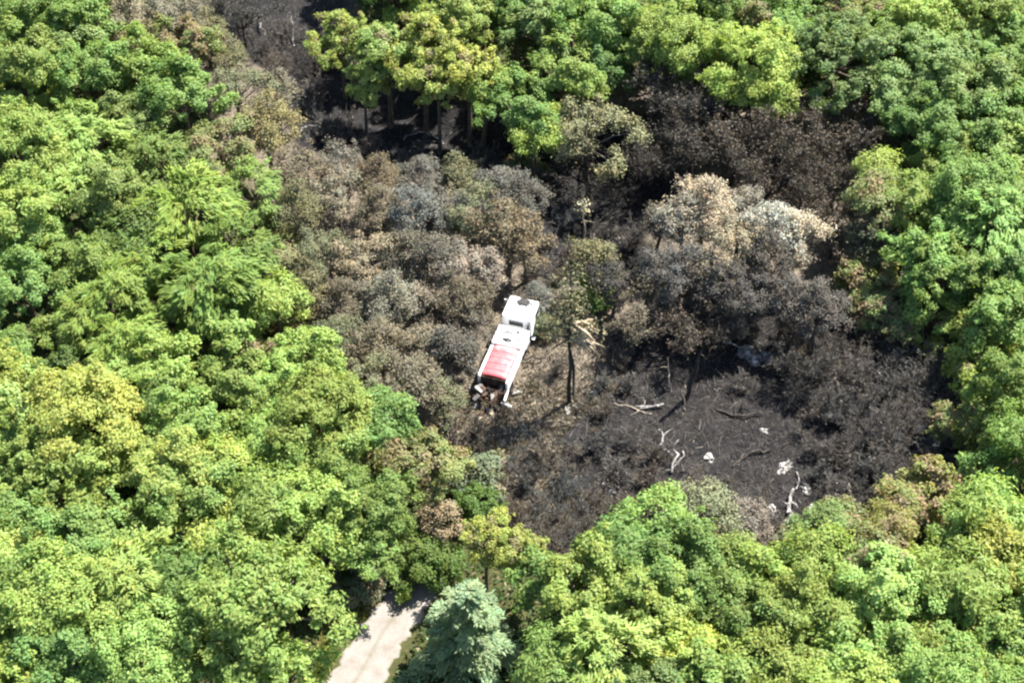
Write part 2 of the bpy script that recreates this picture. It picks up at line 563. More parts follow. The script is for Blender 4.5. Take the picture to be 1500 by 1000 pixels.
def twig_tree(seed, r, zc, stems=7, trunk=True, fine=5, upright=0.6, thick=1.0, leafn=0, barkm=None):
    """bare burnt crown: forking limbs down to twigs"""
    rng = np.random.default_rng(seed)
    T = Tubes()
    top = zc + r * 0.8
    base = np.array([0, 0, zc - 0.7 * r]) if trunk else np.array([0, 0, -0.2])
    if trunk:
        tr = 0.06 + 0.04 * r
        T.seg([[0, 0, -0.4], [0.05, 0.02, base[2] * 0.5], base, base + [0, 0, r * 0.6]], [tr * 1.4, tr, tr * 0.8, tr * 0.4], 7)
    A, B, ra, rb = [], [], [], []
    ends = []
    for i in range(stems):
        a = i * 2.4 + rng.uniform(-0.3, 0.3)
        el = rng.uniform(0.25, 1.25) * upright * 1.4
        L = (top - base[2]) * rng.uniform(0.75, 1.05) / max(0.75, math.sin(max(el, 0.3)) + 0.25)
        L = min(L, r * 1.5 + (0 if trunk else zc * 0.3))
        dv = np.array([math.cos(a) * math.cos(el), math.sin(a) * math.cos(el), math.sin(el)])
        e = base + dv * L
        p = limb_path(rng, base + rng.normal(size=3) * 0.12 * (not trunk), e, -0.06, 5)
        T.seg(p, np.array([0.075, 0.06, 0.045, 0.03, 0.015]) * thick, 5)
        for k in range(9):
            f = rng.uniform(0.25, 1.0)
            j = min(int(f * 4), 3)
            q = p[j] + (p[j + 1] - p[j]) * (f * 4 - j)
            ends.append((q, unit(dv * 0.8 + rdir(rng, 1)[0] * 0.9 + [0, 0, 0.25]), L * 0.36 * (1.25 - f * 0.6)))
    lev = ends
    for g in range(3):
        new = []
        for q, dv, L in lev:
            e = q + dv * L * rng.uniform(0.7, 1.2)
            A.append(q), B.append(e)
            rr = (0.028, 0.018, 0.012)[g] * thick
            ra.append(rr), rb.append(rr * 0.6)
            for _ in range((fine, 4, 0)[g]):
                f = rng.uniform(0.3, 1.0)
                new.append((q + (e - q) * f, unit(dv + rdir(rng, 1)[0] * 0.95 + [0, 0, 0.15]), L * 0.55))
        lev = new
    A, B = np.array(A), np.array(B)
    V, F = prisms(A, B, ra, rb, rng)
    tn = np.repeat(rng.uniform(0.6, 1.7, len(A)), 3)[:, None] * np.array([[1, 1, 1]])
    crown = mesh_np('twigs', V, F, M_KTWIG, tn)
    parts = [('trunk', T.mesh('trunk', barkm or M_CHARBARK)), ('twigs', crown)]
    if leafn:
        k = rng.integers(0, len(B), leafn)
        pos = B[k] + rng.normal(size=(leafn, 3)) * 0.1
        V, F = leaves(rng, pos, rdir(rng, leafn), 0.19, 0.11)
        sp = rng.random(len(B))[k]
        parts.append(('dead_leaves', mesh_np('dead_leaves', V, F, M_DRY, leaf_tint(rng, leafn, sp, 0.45), sp)))
    return dict(r=r, zc=zc, parts=parts)


def conifer(seed, r, h):
    rng = np.random.default_rng(seed)
    T = Tubes()
    T.seg([[0, 0, -0.4], [0, 0, h * 0.5], [0.05, 0, h]], [0.2, 0.13, 0.02], 8)
    pos, nrm, al, sp = [], [], [], []
    nb = 0
    for lev in np.linspace(0.14, 0.97, 10):
        z = lev * h
        R = r * (1.04 - lev) ** 0.55 * 1.0
        m = max(4, int(5 * (1.05 - lev) + 3))
        for k in range(m):
            a = k * 6.283 / m + rng.uniform(-0.3, 0.3) + lev * 9
            L = R * rng.uniform(0.6, 1.15)
            u = np.array([math.cos(a), math.sin(a), 0])
            jz = rng.normal() * 0.25
            tt = np.linspace(0, 1, 6)[:, None]
            p = np.array([0, 0, z + jz]) + u * L * tt + np.array([0, 0, 1.0]) * (0.22 * L * tt - 0.5 * L * tt ** 2)
            T.seg(p, np.linspace(0.045, 0.012, 6), 4)
            n = int(40 + 105 * L)
            f = rng.uniform(0.12, 1.03, n)[:, None]
            side = np.cross(u, [0, 0, 1.0])
            c = np.array([0, 0, z + jz]) + u * L * f + np.array([0, 0, 1.0]) * (0.22 * L * f - 0.5 * L * f ** 2)
            off = rng.normal(size=(n, 1)) * 0.30 * L * (0.35 + 0.65 * (1 - f)) * 0.6
            c = c + side * off + np.array([0, 0, -0.1]) * np.abs(off)
            pos.append(c + rng.normal(size=(n, 3)) * 0.05)
            al.append(unit(u * 0.8 + side * np.sign(off) * 0.6 + np.array([0, 0, -0.25]) + rng.normal(size=(n, 3)) * 0.2))
            nrm.append(unit(np.array([0, 0, 1.0]) + rng.normal(size=(n, 3)) * 0.35))
            sp.append(np.full(n, rng.random()))
            nb += 1
    pos, nrm, al, sp = map(np.concatenate, (pos, nrm, al, sp))
    V, F = leaves(rng, pos, nrm, 0.36, 0.12, al)
    crown = mesh_np('crown', V, F, M_LEAF, leaf_tint(rng, len(pos), sp, 0.25), sp)
    return dict(r=r, zc=h * 0.5, parts=[('trunk', T.mesh('trunk', M_BARK)), ('crown', crown)])


PROTO = {
    'tree': [broad_tree(1, 2.3, 5.6), broad_tree(2, 2.4, 6.0, low=-0.2, ln=0.34, wd=0.13, spread=1.7), broad_tree(3, 3.1, 6.6), broad_tree(4, 3.2, 7.0, low=-0.2),
             broad_tree(5, 3.3, 6.4, ln=0.42, wd=0.14, style='feather'), broad_tree(6, 4.1, 7.6, spread=1.8), broad_tree(7, 4.3, 7.8, ln=0.3, wd=0.17),
             broad_tree(8, 5.6, 6.8, flat=0.8)],
    'low': [broad_tree(14, 2.4, 2.9, low=-0.5), broad_tree(15, 2.9, 3.3, low=-0.5)],
    'tall': [broad_tree(11, 2.9, 8.2, low=-0.6, flat=1.15), broad_tree(12, 3.3, 8.6, low=-0.6, flat=1.1)],
    'feather': [broad_tree(21, 3.0, 6.4, ln=0.62, wd=0.13, style='feather'), broad_tree(22, 3.8, 7.0, ln=0.6, wd=0.12, style='feather')],
    'bush': [broad_tree(31, 1.5, 1.2, shrub=True, ln=0.24, wd=0.15), broad_tree(32, 2.0, 1.6, shrub=True, ln=0.24, wd=0.15)],
    'scorched': [broad_tree(41, 2.2, 4.4, dens=0.5, ln=0.17, wd=0.11, jitter=0.95, leafm=M_DRY, barkm=M_TWIG, twigs=150, amt=0.25, spread=1.6, flat=1.05),
                 broad_tree(42, 2.8, 5.2, dens=0.45, ln=0.17, wd=0.11, jitter=0.95, leafm=M_DRY, barkm=M_TWIG, twigs=220, amt=0.25, spread=1.6, flat=1.05),
                 broad_tree(43, 3.0, 5.4, dens=0.55, ln=0.18, wd=0.11, jitter=0.95, leafm=M_DRY, barkm=M_TWIG, twigs=220, amt=0.25, spread=1.6, flat=1.05),
                 broad_tree(44, 1.7, 3.2, dens=0.45, ln=0.16, wd=0.1, jitter=0.95, leafm=M_DRY, barkm=M_TWIG, twigs=110, amt=0.25, spread=1.6, flat=1.05)],
    'charred': [twig_tree(51, 2.6, 4.2, 9, leafn=2600), twig_tree(52, 3.2, 4.8, 11, leafn=3400), twig_tree(53, 2.2, 3.6, 8, leafn=1800)],
    'brush': [twig_tree(61, 1.5, 1.1, 9, trunk=False, upright=0.75, leafn=70), twig_tree(62, 1.9, 1.4, 11, trunk=False, upright=0.7, leafn=90),
              twig_tree(63, 1.2, 0.9, 8, trunk=False, upright=0.8, fine=4, leafn=40)],
    'conifer': [conifer(71, 3.5, 8.4)],
}

# colour (linear albedo) + words, by letter
KIND = {
    'L': ('tree', (0.226, 0.305, 0.078, 1), 'lime-green leafy tree'),
    'Y': ('tree', (0.278, 0.328, 0.088, 1), 'yellow-green leafy tree'),
    'G': ('tree', (0.160, 0.243, 0.065, 1), 'mid-green leafy tree'),
    'B': ('tree', (0.175, 0.245, 0.085, 1), 'blue-green leafy tree'),
    'D': ('tree', (0.11, 0.18, 0.05, 1), 'dark-green leafy tree'),
    'O': ('tree', (0.180, 0.205, 0.075, 0.80), 'partly browned olive-green tree'),
    'H': ('tree', (0.215, 0.255, 0.085, 0.6), 'half-scorched green and tan tree'),
    'U': ('tall', (0.255, 0.312, 0.085, 0.93), 'tall lime-green tree'),
    'l': ('low', (0.226, 0.305, 0.078, 0.96), 'low lime-green tree'),
    'h': ('low', (0.200, 0.230, 0.085, 0.62), 'low half-scorched green tree'),
    'F': ('feather', (0.165, 0.240, 0.050, 1), 'feathery bright-green tree'),
    'E': ('feather', (0.195, 0.268, 0.064, 1), 'feathery yellow-green tree'),
    'g': ('bush', (0.110, 0.165, 0.035, 1), 'low green bush'),
    's': ('bush', (0.150, 0.170, 0.095, 0.8), 'low grey-green bush'),
    'T': ('scorched', (0.205, 0.180, 0.122, 1), 'tan scorched tree'),
    'W': ('scorched', (0.138, 0.120, 0.080, 1), 'brown scorched tree'),
    'S': ('scorched', (0.122, 0.114, 0.090, 1), 'ash-grey scorched tree'),
    'Q': ('scorched', (0.080, 0.075, 0.066, 1), 'dark grey scorched tree'),
    'V': ('scorched', (0.140, 0.142, 0.076, 1), 'olive-brown scorched tree'),
    'P': ('scorched', (0.275, 0.248, 0.190, 1), 'pale straw-coloured dead-leaved tree'),
    'R': ('scorched', (0.170, 0.138, 0.104, 1), 'rusty-brown scorched tree'),
    'K': ('charred', (0.046, 0.042, 0.037, 1), 'charred bare-twigged tree'),
    'N': ('charred', (0.055, 0.047, 0.039, 1), 'dark brown burnt tree'),
    'k': ('brush', (0.076, 0.069, 0.061, 1), 'charred twiggy bush'),
    'n': ('brush', (0.080, 0.071, 0.058, 1), 'brown burnt twiggy bush'),
    'C': ('conifer', (0.235, 0.280, 0.135, 1), 'pale green conifer with drooping boughs'),
}
CAT = {'bush': 'bush', 'brush': 'bush'}
NAME = {'tree': 'leafy_tree', 'low': 'leafy_tree', 'tall': 'leafy_tree', 'feather': 'feathery_tree', 'bush': 'bush', 'scorched': 'scorched_tree', 'charred': 'charred_tree',
        'brush': 'burnt_bush', 'conifer': 'conifer_tree'}
GROUP = {'tree': 'green trees of the forest', 'low': 'low green trees at the edge of the burn', 'tall': 'green trees of the forest', 'feather': 'green trees of the forest', 'bush': 'low bushes at the forest edge',
         'scorched': 'scorched trees round the clearing', 'charred': 'charred bare trees round the clearing',
         'brush': 'burnt bushes in the clearing', 'conifer': None}

# crowns seen in the photograph: x, y, radius in photo pixels, kind
CROWNS = '''
7 17 30 G;68 20 42 G;129 27 38 G;51 54 30 B;37 105 52 L;85 156 34 Y;14 173 40 Y;112 68 36 B;136 112 44 G;204 109 48 G
190 41 40 T;252 41 40 W;272 82 42 H;211 75 38 V;326 92 34 V;350 138 42 V;405 143 34 W;265 146 46 G;204 190 48 B;238 248 56 G
323 224 52 O;391 204 48 V;119 218 60 L;34 231 62 L;92 289 56 L;170 296 44 Y;20 306 54 L;272 318 56 F;370 300 46 E;60 350 50 L
495 30 40 U;563 44 48 U;617 51 52 U;679 30 48 Y;685 78 46 U;528 88 34 U;640 104 40 U;706 104 42 L;762 136 42 G;786 177 42 L
767 217 24 s;757 18 38 G;795 46 48 B;842 15 40 G;825 99 46 L;880 105 46 D;869 48 46 G;920 80 46 G;706 5 34 B;640 0 40 L;580 -5 40 L
980 60 50 L;1040 68 50 L;1110 100 52 L;1135 150 34 Y;925 25 40 L;970 10 40 G;1025 18 42 D;1090 22 44 O;1170 12 44 G;1160 55 44 G
1228 88 58 B;1290 62 48 G;1250 28 44 O;1360 105 54 B;1310 132 44 B;1350 30 60 L;1432 32 60 L;1488 16 44 Y;1462 84 50 G;1490 125 44 G
1430 150 50 B;1345 186 46 D;1400 200 48 G;1472 190 50 G;1292 262 36 Y;1380 262 50 L;1452 232 54 L;1340 312 54 L;1424 312 54 G;1488 290 48 L
1350 382 50 G;1448 345 52 G;1385 408 46 G;1446 415 48 D;1492 380 46 G;1358 462 44 l;1432 492 54 l;1484 470 46 G;1430 548 50 l;1484 570 50 G
1402 626 36 h;1448 610 46 l;1455 664 50 l;1496 640 46 G;1462 714 52 l;1496 760 46 G
40 424 54 L;8 520 34 G;88 482 38 L;140 476 50 E;172 440 48 F;186 512 50 F;120 400 46 G;220 390 50 F;304 424 62 F;250 460 48 F;350 370 50 F;190 350 44 G
332 478 48 L;398 452 46 L;436 436 36 s;384 524 38 H;452 528 46 L;416 390 40 V;176 568 50 L;248 552 50 L;224 596 44 G;340 568 52 L;360 624 46 G
416 580 46 L;474 624 58 L;482 676 48 L;42 614 52 Y;120 624 62 Y;78 684 62 L;146 690 52 L;208 656 50 L;280 640 54 L;248 714 52 Y
320 692 52 L;408 656 44 L;400 744 50 L;480 742 52 G;540 754 48 G;552 624 42 G;604 660 40 O;20 660 46 L;24 740 46 G
23 787 40 Y;160 780 50 L;93 817 54 G;82 887 72 L;182 873 64 L;213 967 68 L;83 962 56 G;13 985 50 L;367 890 104 L;333 783 50 Y;273 743 48 L;13 880 46 G;285 850 46 G
397 752 44 L;467 765 50 L;333 990 60 E;425 990 46 L;600 822 40 g;536 805 44 G;640 822 34 g;532 848 34 s;486 872 30 s;644 764 30 T;638 690 44 O;700 700 34 s;580 705 40 G
680 915 84 C;712 795 40 U;760 815 42 U;700 745 30 g;930 805 54 L;860 862 58 L;955 885 62 L;880 955 64 L;1005 945 60 L;800 850 40 G;820 970 50 G
960 772 52 L;1032 752 40 V;1092 768 34 R;1000 842 58 G;1062 835 50 L;1140 838 52 L;1208 838 46 L;1232 772 40 h;1300 785 44 O;1342 740 52 h
1280 826 46 H;1352 846 44 L;1280 876 50 Y;1324 930 52 L;1160 906 60 L;1085 900 52 G;1240 968 54 L;1178 990 50 Y;1308 980 52 L;1392 968 54 L;1110 980 50 L
1412 856 52 L;1462 832 48 Y;1420 780 46 L;1466 775 46 L;1460 900 52 L;1454 955 52 G;1220 905 46 L;1385 905 40 G;1040 1000 50 L;1496 860 44 L
450 266 40 W;505 256 38 S;560 270 40 W;615 270 38 S;670 274 38 V;725 286 38 S;770 300 42 S;440 320 44 V;500 300 50 T;560 320 46 W;610 330 44 S
655 320 40 S;700 330 48 V;745 345 44 W;470 375 46 V;530 385 48 T;590 385 46 W;640 390 44 S;690 395 42 R;770 370 30 W;455 440 40 V;510 445 46 W;570 450 46 T;625 450 40 S
680 450 38 W;500 505 44 V;560 510 44 W;620 505 40 W;660 520 34 S;545 565 42 V;605 570 42 W;650 585 36 V;520 600 34 h;480 545 32 h;430 480 30 h;420 350 34 h;690 490 26 S
868 176 54 V;1000 140 54 N;1065 145 54 N;965 195 46 K;1015 210 56 K;1080 205 54 K;1140 215 50 K;1232 190 52 N;1265 160 34 N;1180 262 50 K;1125 265 44 K;1228 250 44 N;850 215 40 K
1030 308 48 P;1085 326 48 P;1130 345 46 P;1165 355 40 P;1000 338 38 P;965 330 26 S;1070 372 46 T;1120 398 42 Q;1290 300 38 O;1275 355 42 V;1265 410 40 h;1225 330 40 N
865 392 30 V;900 420 30 Q;870 440 28 g;985 405 46 Q;1045 420 46 Q;950 425 34 W;1095 432 44 Q;1150 440 46 Q;1200 455 44 Q;1010 455 40 K;1292 450 40 h;1262 488 38 n;1340 512 38 n;1372 552 38 n;1315 470 36 h
1235 540 34 k;1280 555 38 k;1320 570 38 k;1360 600 36 n;1230 600 34 k;1275 615 38 k;1320 630 38 k;1365 650 34 k;1390 690 28 k;1235 660 32 k;1280 680 36 k;1330 695 34 k;1225 715 26 k;1290 725 28 n;1150 520 28 k;1190 505 30 k
760 640 28 n;800 660 30 n;770 700 32 n;820 720 32 n;870 740 32 n;800 770 32 n;850 790 32 n;760 745 26 n;905 690 28 k;950 700 26 k;930 640 26 k;870 650 26 k;740 600 18 n;900 750 28 n;830 690 24 n;880 600 22 n;700 625 24 n;660 640 28 n
150 -15 36 T;225 -10 36 W;275 5 34 W;300 45 30 V;1035 480 38 K;1160 478 38 K;1190 530 34 K;1060 735 26 n;1105 745 26 n;1210 740 26 k;1090 560 22 k;1015 705 22 k;1060 712 22 k;1195 650 24 k;1195 605 24 k;1205 690 24 k;1170 570 24 k;960 660 24 k;1000 740 24 n;350 0 34 K;320 -15 30 N;800 350 24 k;785 390 22 k;815 405 22 k;340 20 24 k;375 60 26 k;410 20 26 k;450 60 28 k;455 110 28 k;400 95 22 k;440 150 26 k;490 165 28 k;540 195 28 k;600 215 24 k;700 220 28 k;830 300 28 k;880 310 30 k;920 340 30 k;840 350 24 k;790 440 22 S;800 480 18 s;815 540 20 n;905 525 24 n;880 560 20 n;930 480 28 S;920 560 22 k;1160 790 22 s;1010 715 24 n;960 735 22 n;1200 760 20 k
'''


def children_words(n):
    return ['', '', 'second', 'third', 'fourth', 'fifth', 'sixth', 'seventh', 'eighth', 'ninth', 'tenth'][min(n, 10)]


ROWS = [(75, 'along the top edge'), (230, 'in the upper quarter'), (420, 'above the middle'), (600, 'level with the truck'),
        (740, 'below the middle'), (900, 'in the lower quarter'), (9999, 'along the bottom edge')]


def where(px, py):
    """which part of the place, by landmarks"""
    row = [wd for lim, wd in ROWS if py < lim][0]
    if px < 230:
        c = 'near the left border'
    elif px < 430:
        c = 'in the left forest'
    elif px < 690:
        c = ('above the dark gully' if py < 150 else 'left of the truck' if py < 620 else 'beside the dirt track')
    elif px < 900:
        c = ('left of the burnt crowns' if py < 250 else 'near the truck' if py < 620 else 'right of the dirt track')
    elif px < 1120:
        c = ('above the clearing' if py < 420 else 'in the clearing' if py < 760 else 'below the clearing')
    elif px < 1300:
        c = ('above the clearing' if py < 420 else 'on the clearing\'s right' if py < 740 else 'below the clearing')
    else:
        c = 'near the right border' if px > 1400 else 'right of the clearing'
    return f'{c}, {row}'


PLANTS = []          # (name, proto, x, y, rz, s, colour, words, px, py)
for tok in CROWNS.replace('\n', ';').split(';'):
    if not tok.strip():
        continue
    a = tok.split()
    px, py, rp, k = float(a[0]), float(a[1]), float(a[2]), a[3]
    fam, colr, words = KIND[k]
    PLANTS.append([fam, px, py, rp, colr, words])

USED = []


def jitter_colour(c, rng, amt=0.12):
    v = 1 + rng.normal() * amt
    h = rng.normal() * 0.06
    return (max(c[0] * v * (1 + h), 0.01), max(c[1] * v, 0.01), max(c[2] * v * (1 - h), 0.008), c[3])


def size_fix(fam):
    return 1.12 if fam in ('tree', 'feather') else 1.05


def plan(fam, px, py, rp, rng):
    z = 5.0
    vary = float(rng.uniform(0.86, 1.16)) if fam in ('tree', 'scorched', 'charred') else 1.0
    for _ in range(4):
        p = at(px, py, z)
        sc = pix(p)[2]
        R = rp * size_fix(fam) * vary / sc
        lst = PROTO[fam]
        d = sorted(range(len(lst)), key=lambda i: abs(math.log(lst[i]['r'] / R)))
        cand = d[:2] if (len(d) > 1 and abs(math.log(lst[d[1]]['r'] / R)) < 0.32) else d[:1]
        i = cand[0]
        s = R / lst[i]['r']
        z = lst[i]['zc'] * s
    i = cand[int(rng.integers(len(cand)))]
    s = R / lst[i]['r']
    p = at(px, py, lst[i]['zc'] * s)
    return i, p[0], p[1], s, R


PLACED = []
for fam, px, py, rp, colr, words in PLANTS:
    i, x, y, s, R = plan(fam, px, py, rp, RNG)
    PLACED.append(dict(fam=fam, i=i, x=x, y=y, s=s, R=R, col=jitter_colour(colr, RNG), words=words, px=px, py=py))

# smaller trees of the lower storey between the crowns, and a belt just outside the picture
HOLES = [(690, 985, 75), (700, 1060, 60), (620, 1010, 70), (28, 480, 40), (48, 552, 34), (1368, 818, 34), (1404, 450, 34), (760, 940, 60), (1300, 205, 34), (590, 900, 80), (540, 960, 90), (600, 760, 30)]
xs = RNG.uniform(-75, 75, 9000)
ys = RNG.uniform(-50, 75, 9000)
GX = np.array([[q['x'], q['y'], q['R']] for q in PLACED if q['fam'] not in ('brush',)])
nfill = 0
for x, y in zip(xs, ys):
    zc, R = 4.3, RNG.uniform(1.7, 2.5)
    px, py, sc = pix([x, y, zc])
    if not (-110 < px < 1600 and -90 < py < 1080):
        continue
    inside = 10 < px < 1490 and 10 < py < 990
    P = np.array([[x, y]])
    if signed_dist(P, G_BURN)[0] > -2.2 or road_dist(P)[0] < 5.0:
        continue
    gx, gy, _ = pix([x, y, 0.0])
    if any((px - a) ** 2 + (py - b) ** 2 < c * c or (gx - a) ** 2 + (gy - b) ** 2 < c * c for a, b, c in HOLES):
        continue
    dd = np.hypot(GX[:, 0] - x, GX[:, 1] - y)
    if (dd < (0.72 if inside else 0.8) * (GX[:, 2] + R)).any():
        continue
    if not inside:
        R *= 1.5
    k = 'GGDDLB'[RNG.integers(6)] if inside else 'LLGYB'[RNG.integers(5)]
    fam, colr, words = KIND[k]
    i = int(RNG.integers(3)) if inside else int(RNG.integers(2, 7))
    s = R / PROTO[fam][i]['r']
    PLACED.append(dict(fam=fam, i=i, x=x, y=y, s=s, R=R, col=jitter_colour(colr, RNG), words=words if not inside else 'smaller ' + words.replace(' tree', ' tree half hidden'),
                       px=px, py=py, out=not (-20 < px < 1520 and -30 < py < 1050)))
    GX = np.vstack([GX, [x, y, R]])
    nfill += 1


# labels: kind + place; where several share both, count them from the left
def assign_labels(items):
    buckets = {}
    for q in items:
        key = 'leafy tree just outside the picture' if q.get('out') else f"{q['words']} {where(q['px'], q['py'])}"
        buckets.setdefault(key, []).append(q)
    for key, lst in buckets.items():
        lst.sort(key=lambda q: q['px'])
        n = len(lst)
        for j, q in enumerate(lst):
            if q.get('out'):
                q['label'] = 'leafy green tree standing beyond the edge of the picture'
                continue
            w_ = q['words']
            if n == 1:
                q['label'] = key
            else:
                pos = 'leftmost' if j == 0 else 'rightmost' if j == n - 1 else 'middle' if n == 3 else children_words(j + 1) + ' from left'
                q['label'] = f'{pos} {key}'
            if len(q['label'].split()) > 16:
                q['label'] = q['label'].replace(' half hidden', '')


assign_labels(PLACED)


def put(q):
    pr = PROTO[q['fam']][q['i']]
    rz = float(RNG.uniform(0, 6.28))
    gz = ground_z(q['x'], q['y'])
    root = empty(NAME[q['fam']], (q['x'], q['y'], gz), rz, q['s'])
    root.rotation_euler = (RNG.normal() * 0.03, RNG.normal() * 0.03, rz)
    root.scale = (q['s'] * RNG.uniform(0.93, 1.07), q['s'] * RNG.uniform(0.93, 1.07), q['s'] * RNG.uniform(0.94, 1.08))
    tag(root, q['label'], CAT.get(q['fam'], 'tree'), 'trees beyond the picture edge' if q.get('out') else GROUP[q['fam']])
    for nm, me in pr['parts']:
        o = link(nm, me, root)
        o.color = q['col']
        if nm in ('crown', 'twigs', 'dead_leaves'):
            o['kind'] = 'stuff'
            if nm == 'dead_leaves':
                o.color = (q['col'][0] * 1.5, q['col'][1] * 1.5, q['col'][2] * 1.45, 1)
    return root


# ------------------------------------------------------------------ ground, track
def build_ground():
    n = 330
    u = np.linspace(-1, 1, n)
    ax = np.sign(u) * (np.abs(u) * 80 + np.maximum(np.abs(u) - 0.85, 0) ** 2 * 32000)
    X, Y = np.meshgrid(ax, ax + 5)
    P = np.stack([X.ravel(), Y.ravel()], 1)
    Z = ground_z(P[:, 0], P[:, 1])
    i = np.arange(n * n).reshape(n, n)
    F = np.stack([i[:-1, :-1], i[:-1, 1:], i[1:, 1:], i[1:, :-1]], -1).reshape(-1, 4)
    me = mesh_np('ground', np.column_stack([P, Z]), F, M_GROUND, smooth=True)
    for nm, polys in (('char', (G_CHAR, G_GAP_SHADE)), ('dry', (G_BURN,))):  # gap mask: burnt ground plus tree shade painted in char black
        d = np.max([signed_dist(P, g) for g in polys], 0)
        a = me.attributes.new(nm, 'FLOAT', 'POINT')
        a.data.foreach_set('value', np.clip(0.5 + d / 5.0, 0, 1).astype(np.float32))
    o = link('ground', me)
    tag(o, 'forest floor with brown scorched litter, black char and painted gap shade', None, kind='structure')


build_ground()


def build_road():
    pts = []
    g = G_ROAD[:5]
    tt = np.linspace(0, len(g) - 1.001, 60)
    for t_ in tt:
        k = int(t_)
        p0, p1, p2, p3 = g[max(k - 1, 0)], g[k], g[k + 1], g[min(k + 2, len(g) - 1)]
        f = t_ - k
        pts.append(0.5 * (2 * p1 + (p2 - p0) * f + (2 * p0 - 5 * p1 + 4 * p2 - p3) * f * f + (3 * p1 - p0 - 3 * p2 + p3) * f ** 3))
    pts = np.array(pts)
    d = unit(np.gradient(pts, axis=0))
    nr = np.stack([-d[:, 1], d[:, 0]], 1)
    cols = np.linspace(-1, 1, 21)
    V = []
    for j, (p, m_) in enumerate(zip(pts, nr)):
        for c in cols:
            wv = (2.0 - 0.5 * j / 60) * c * (1 + 0.10 * math.sin(j * 0.9 + c * 2) + 0.07 * math.sin(j * 2.3 + 4 * c))
            q = p + m_ * wv
            rut = -0.05 * math.exp(-((abs(c) - 0.5) / 0.16) ** 2)
            V.append((q[0], q[1], 0.035 + rut * 0.6 - 0.07 * (abs(c) > 0.95)))
    nc = len(cols)
    F = [(j * nc + k, j * nc + k + 1, (j + 1) * nc + k + 1, (j + 1) * nc + k) for j in range(len(pts) - 1) for k in range(nc - 1)]
    me = mesh_np('dirt_track', np.array(V), np.array(F), M_ROAD, smooth=True)
    a = me.attributes.new('mid', 'FLOAT', 'POINT')
    cc = np.tile(cols, len(pts))
    a.data.foreach_set('value', (0.62 * np.exp(-(cc / 0.2) ** 2) + 0.9 * np.clip((np.abs(cc) - 0.78) / 0.2, 0, 1)).astype(np.float32))
    o = link('dirt_track', me)
    tag(o, 'pale sunlit dirt track leaving the bottom of the picture', None, kind='structure')


build_road()

# ------------------------------------------------------------------ plants
for q in PLACED:
    put(q)


# ------------------------------------------------------------------ uncountable litter
def inside_pts(rng, poly, n, margin=0.0):
    lo, hi = poly.min(0), poly.max(0)
    P = rng.uniform(lo, hi, (n * 3, 2))
    return P[signed_dist(P, poly) > margin][:n]


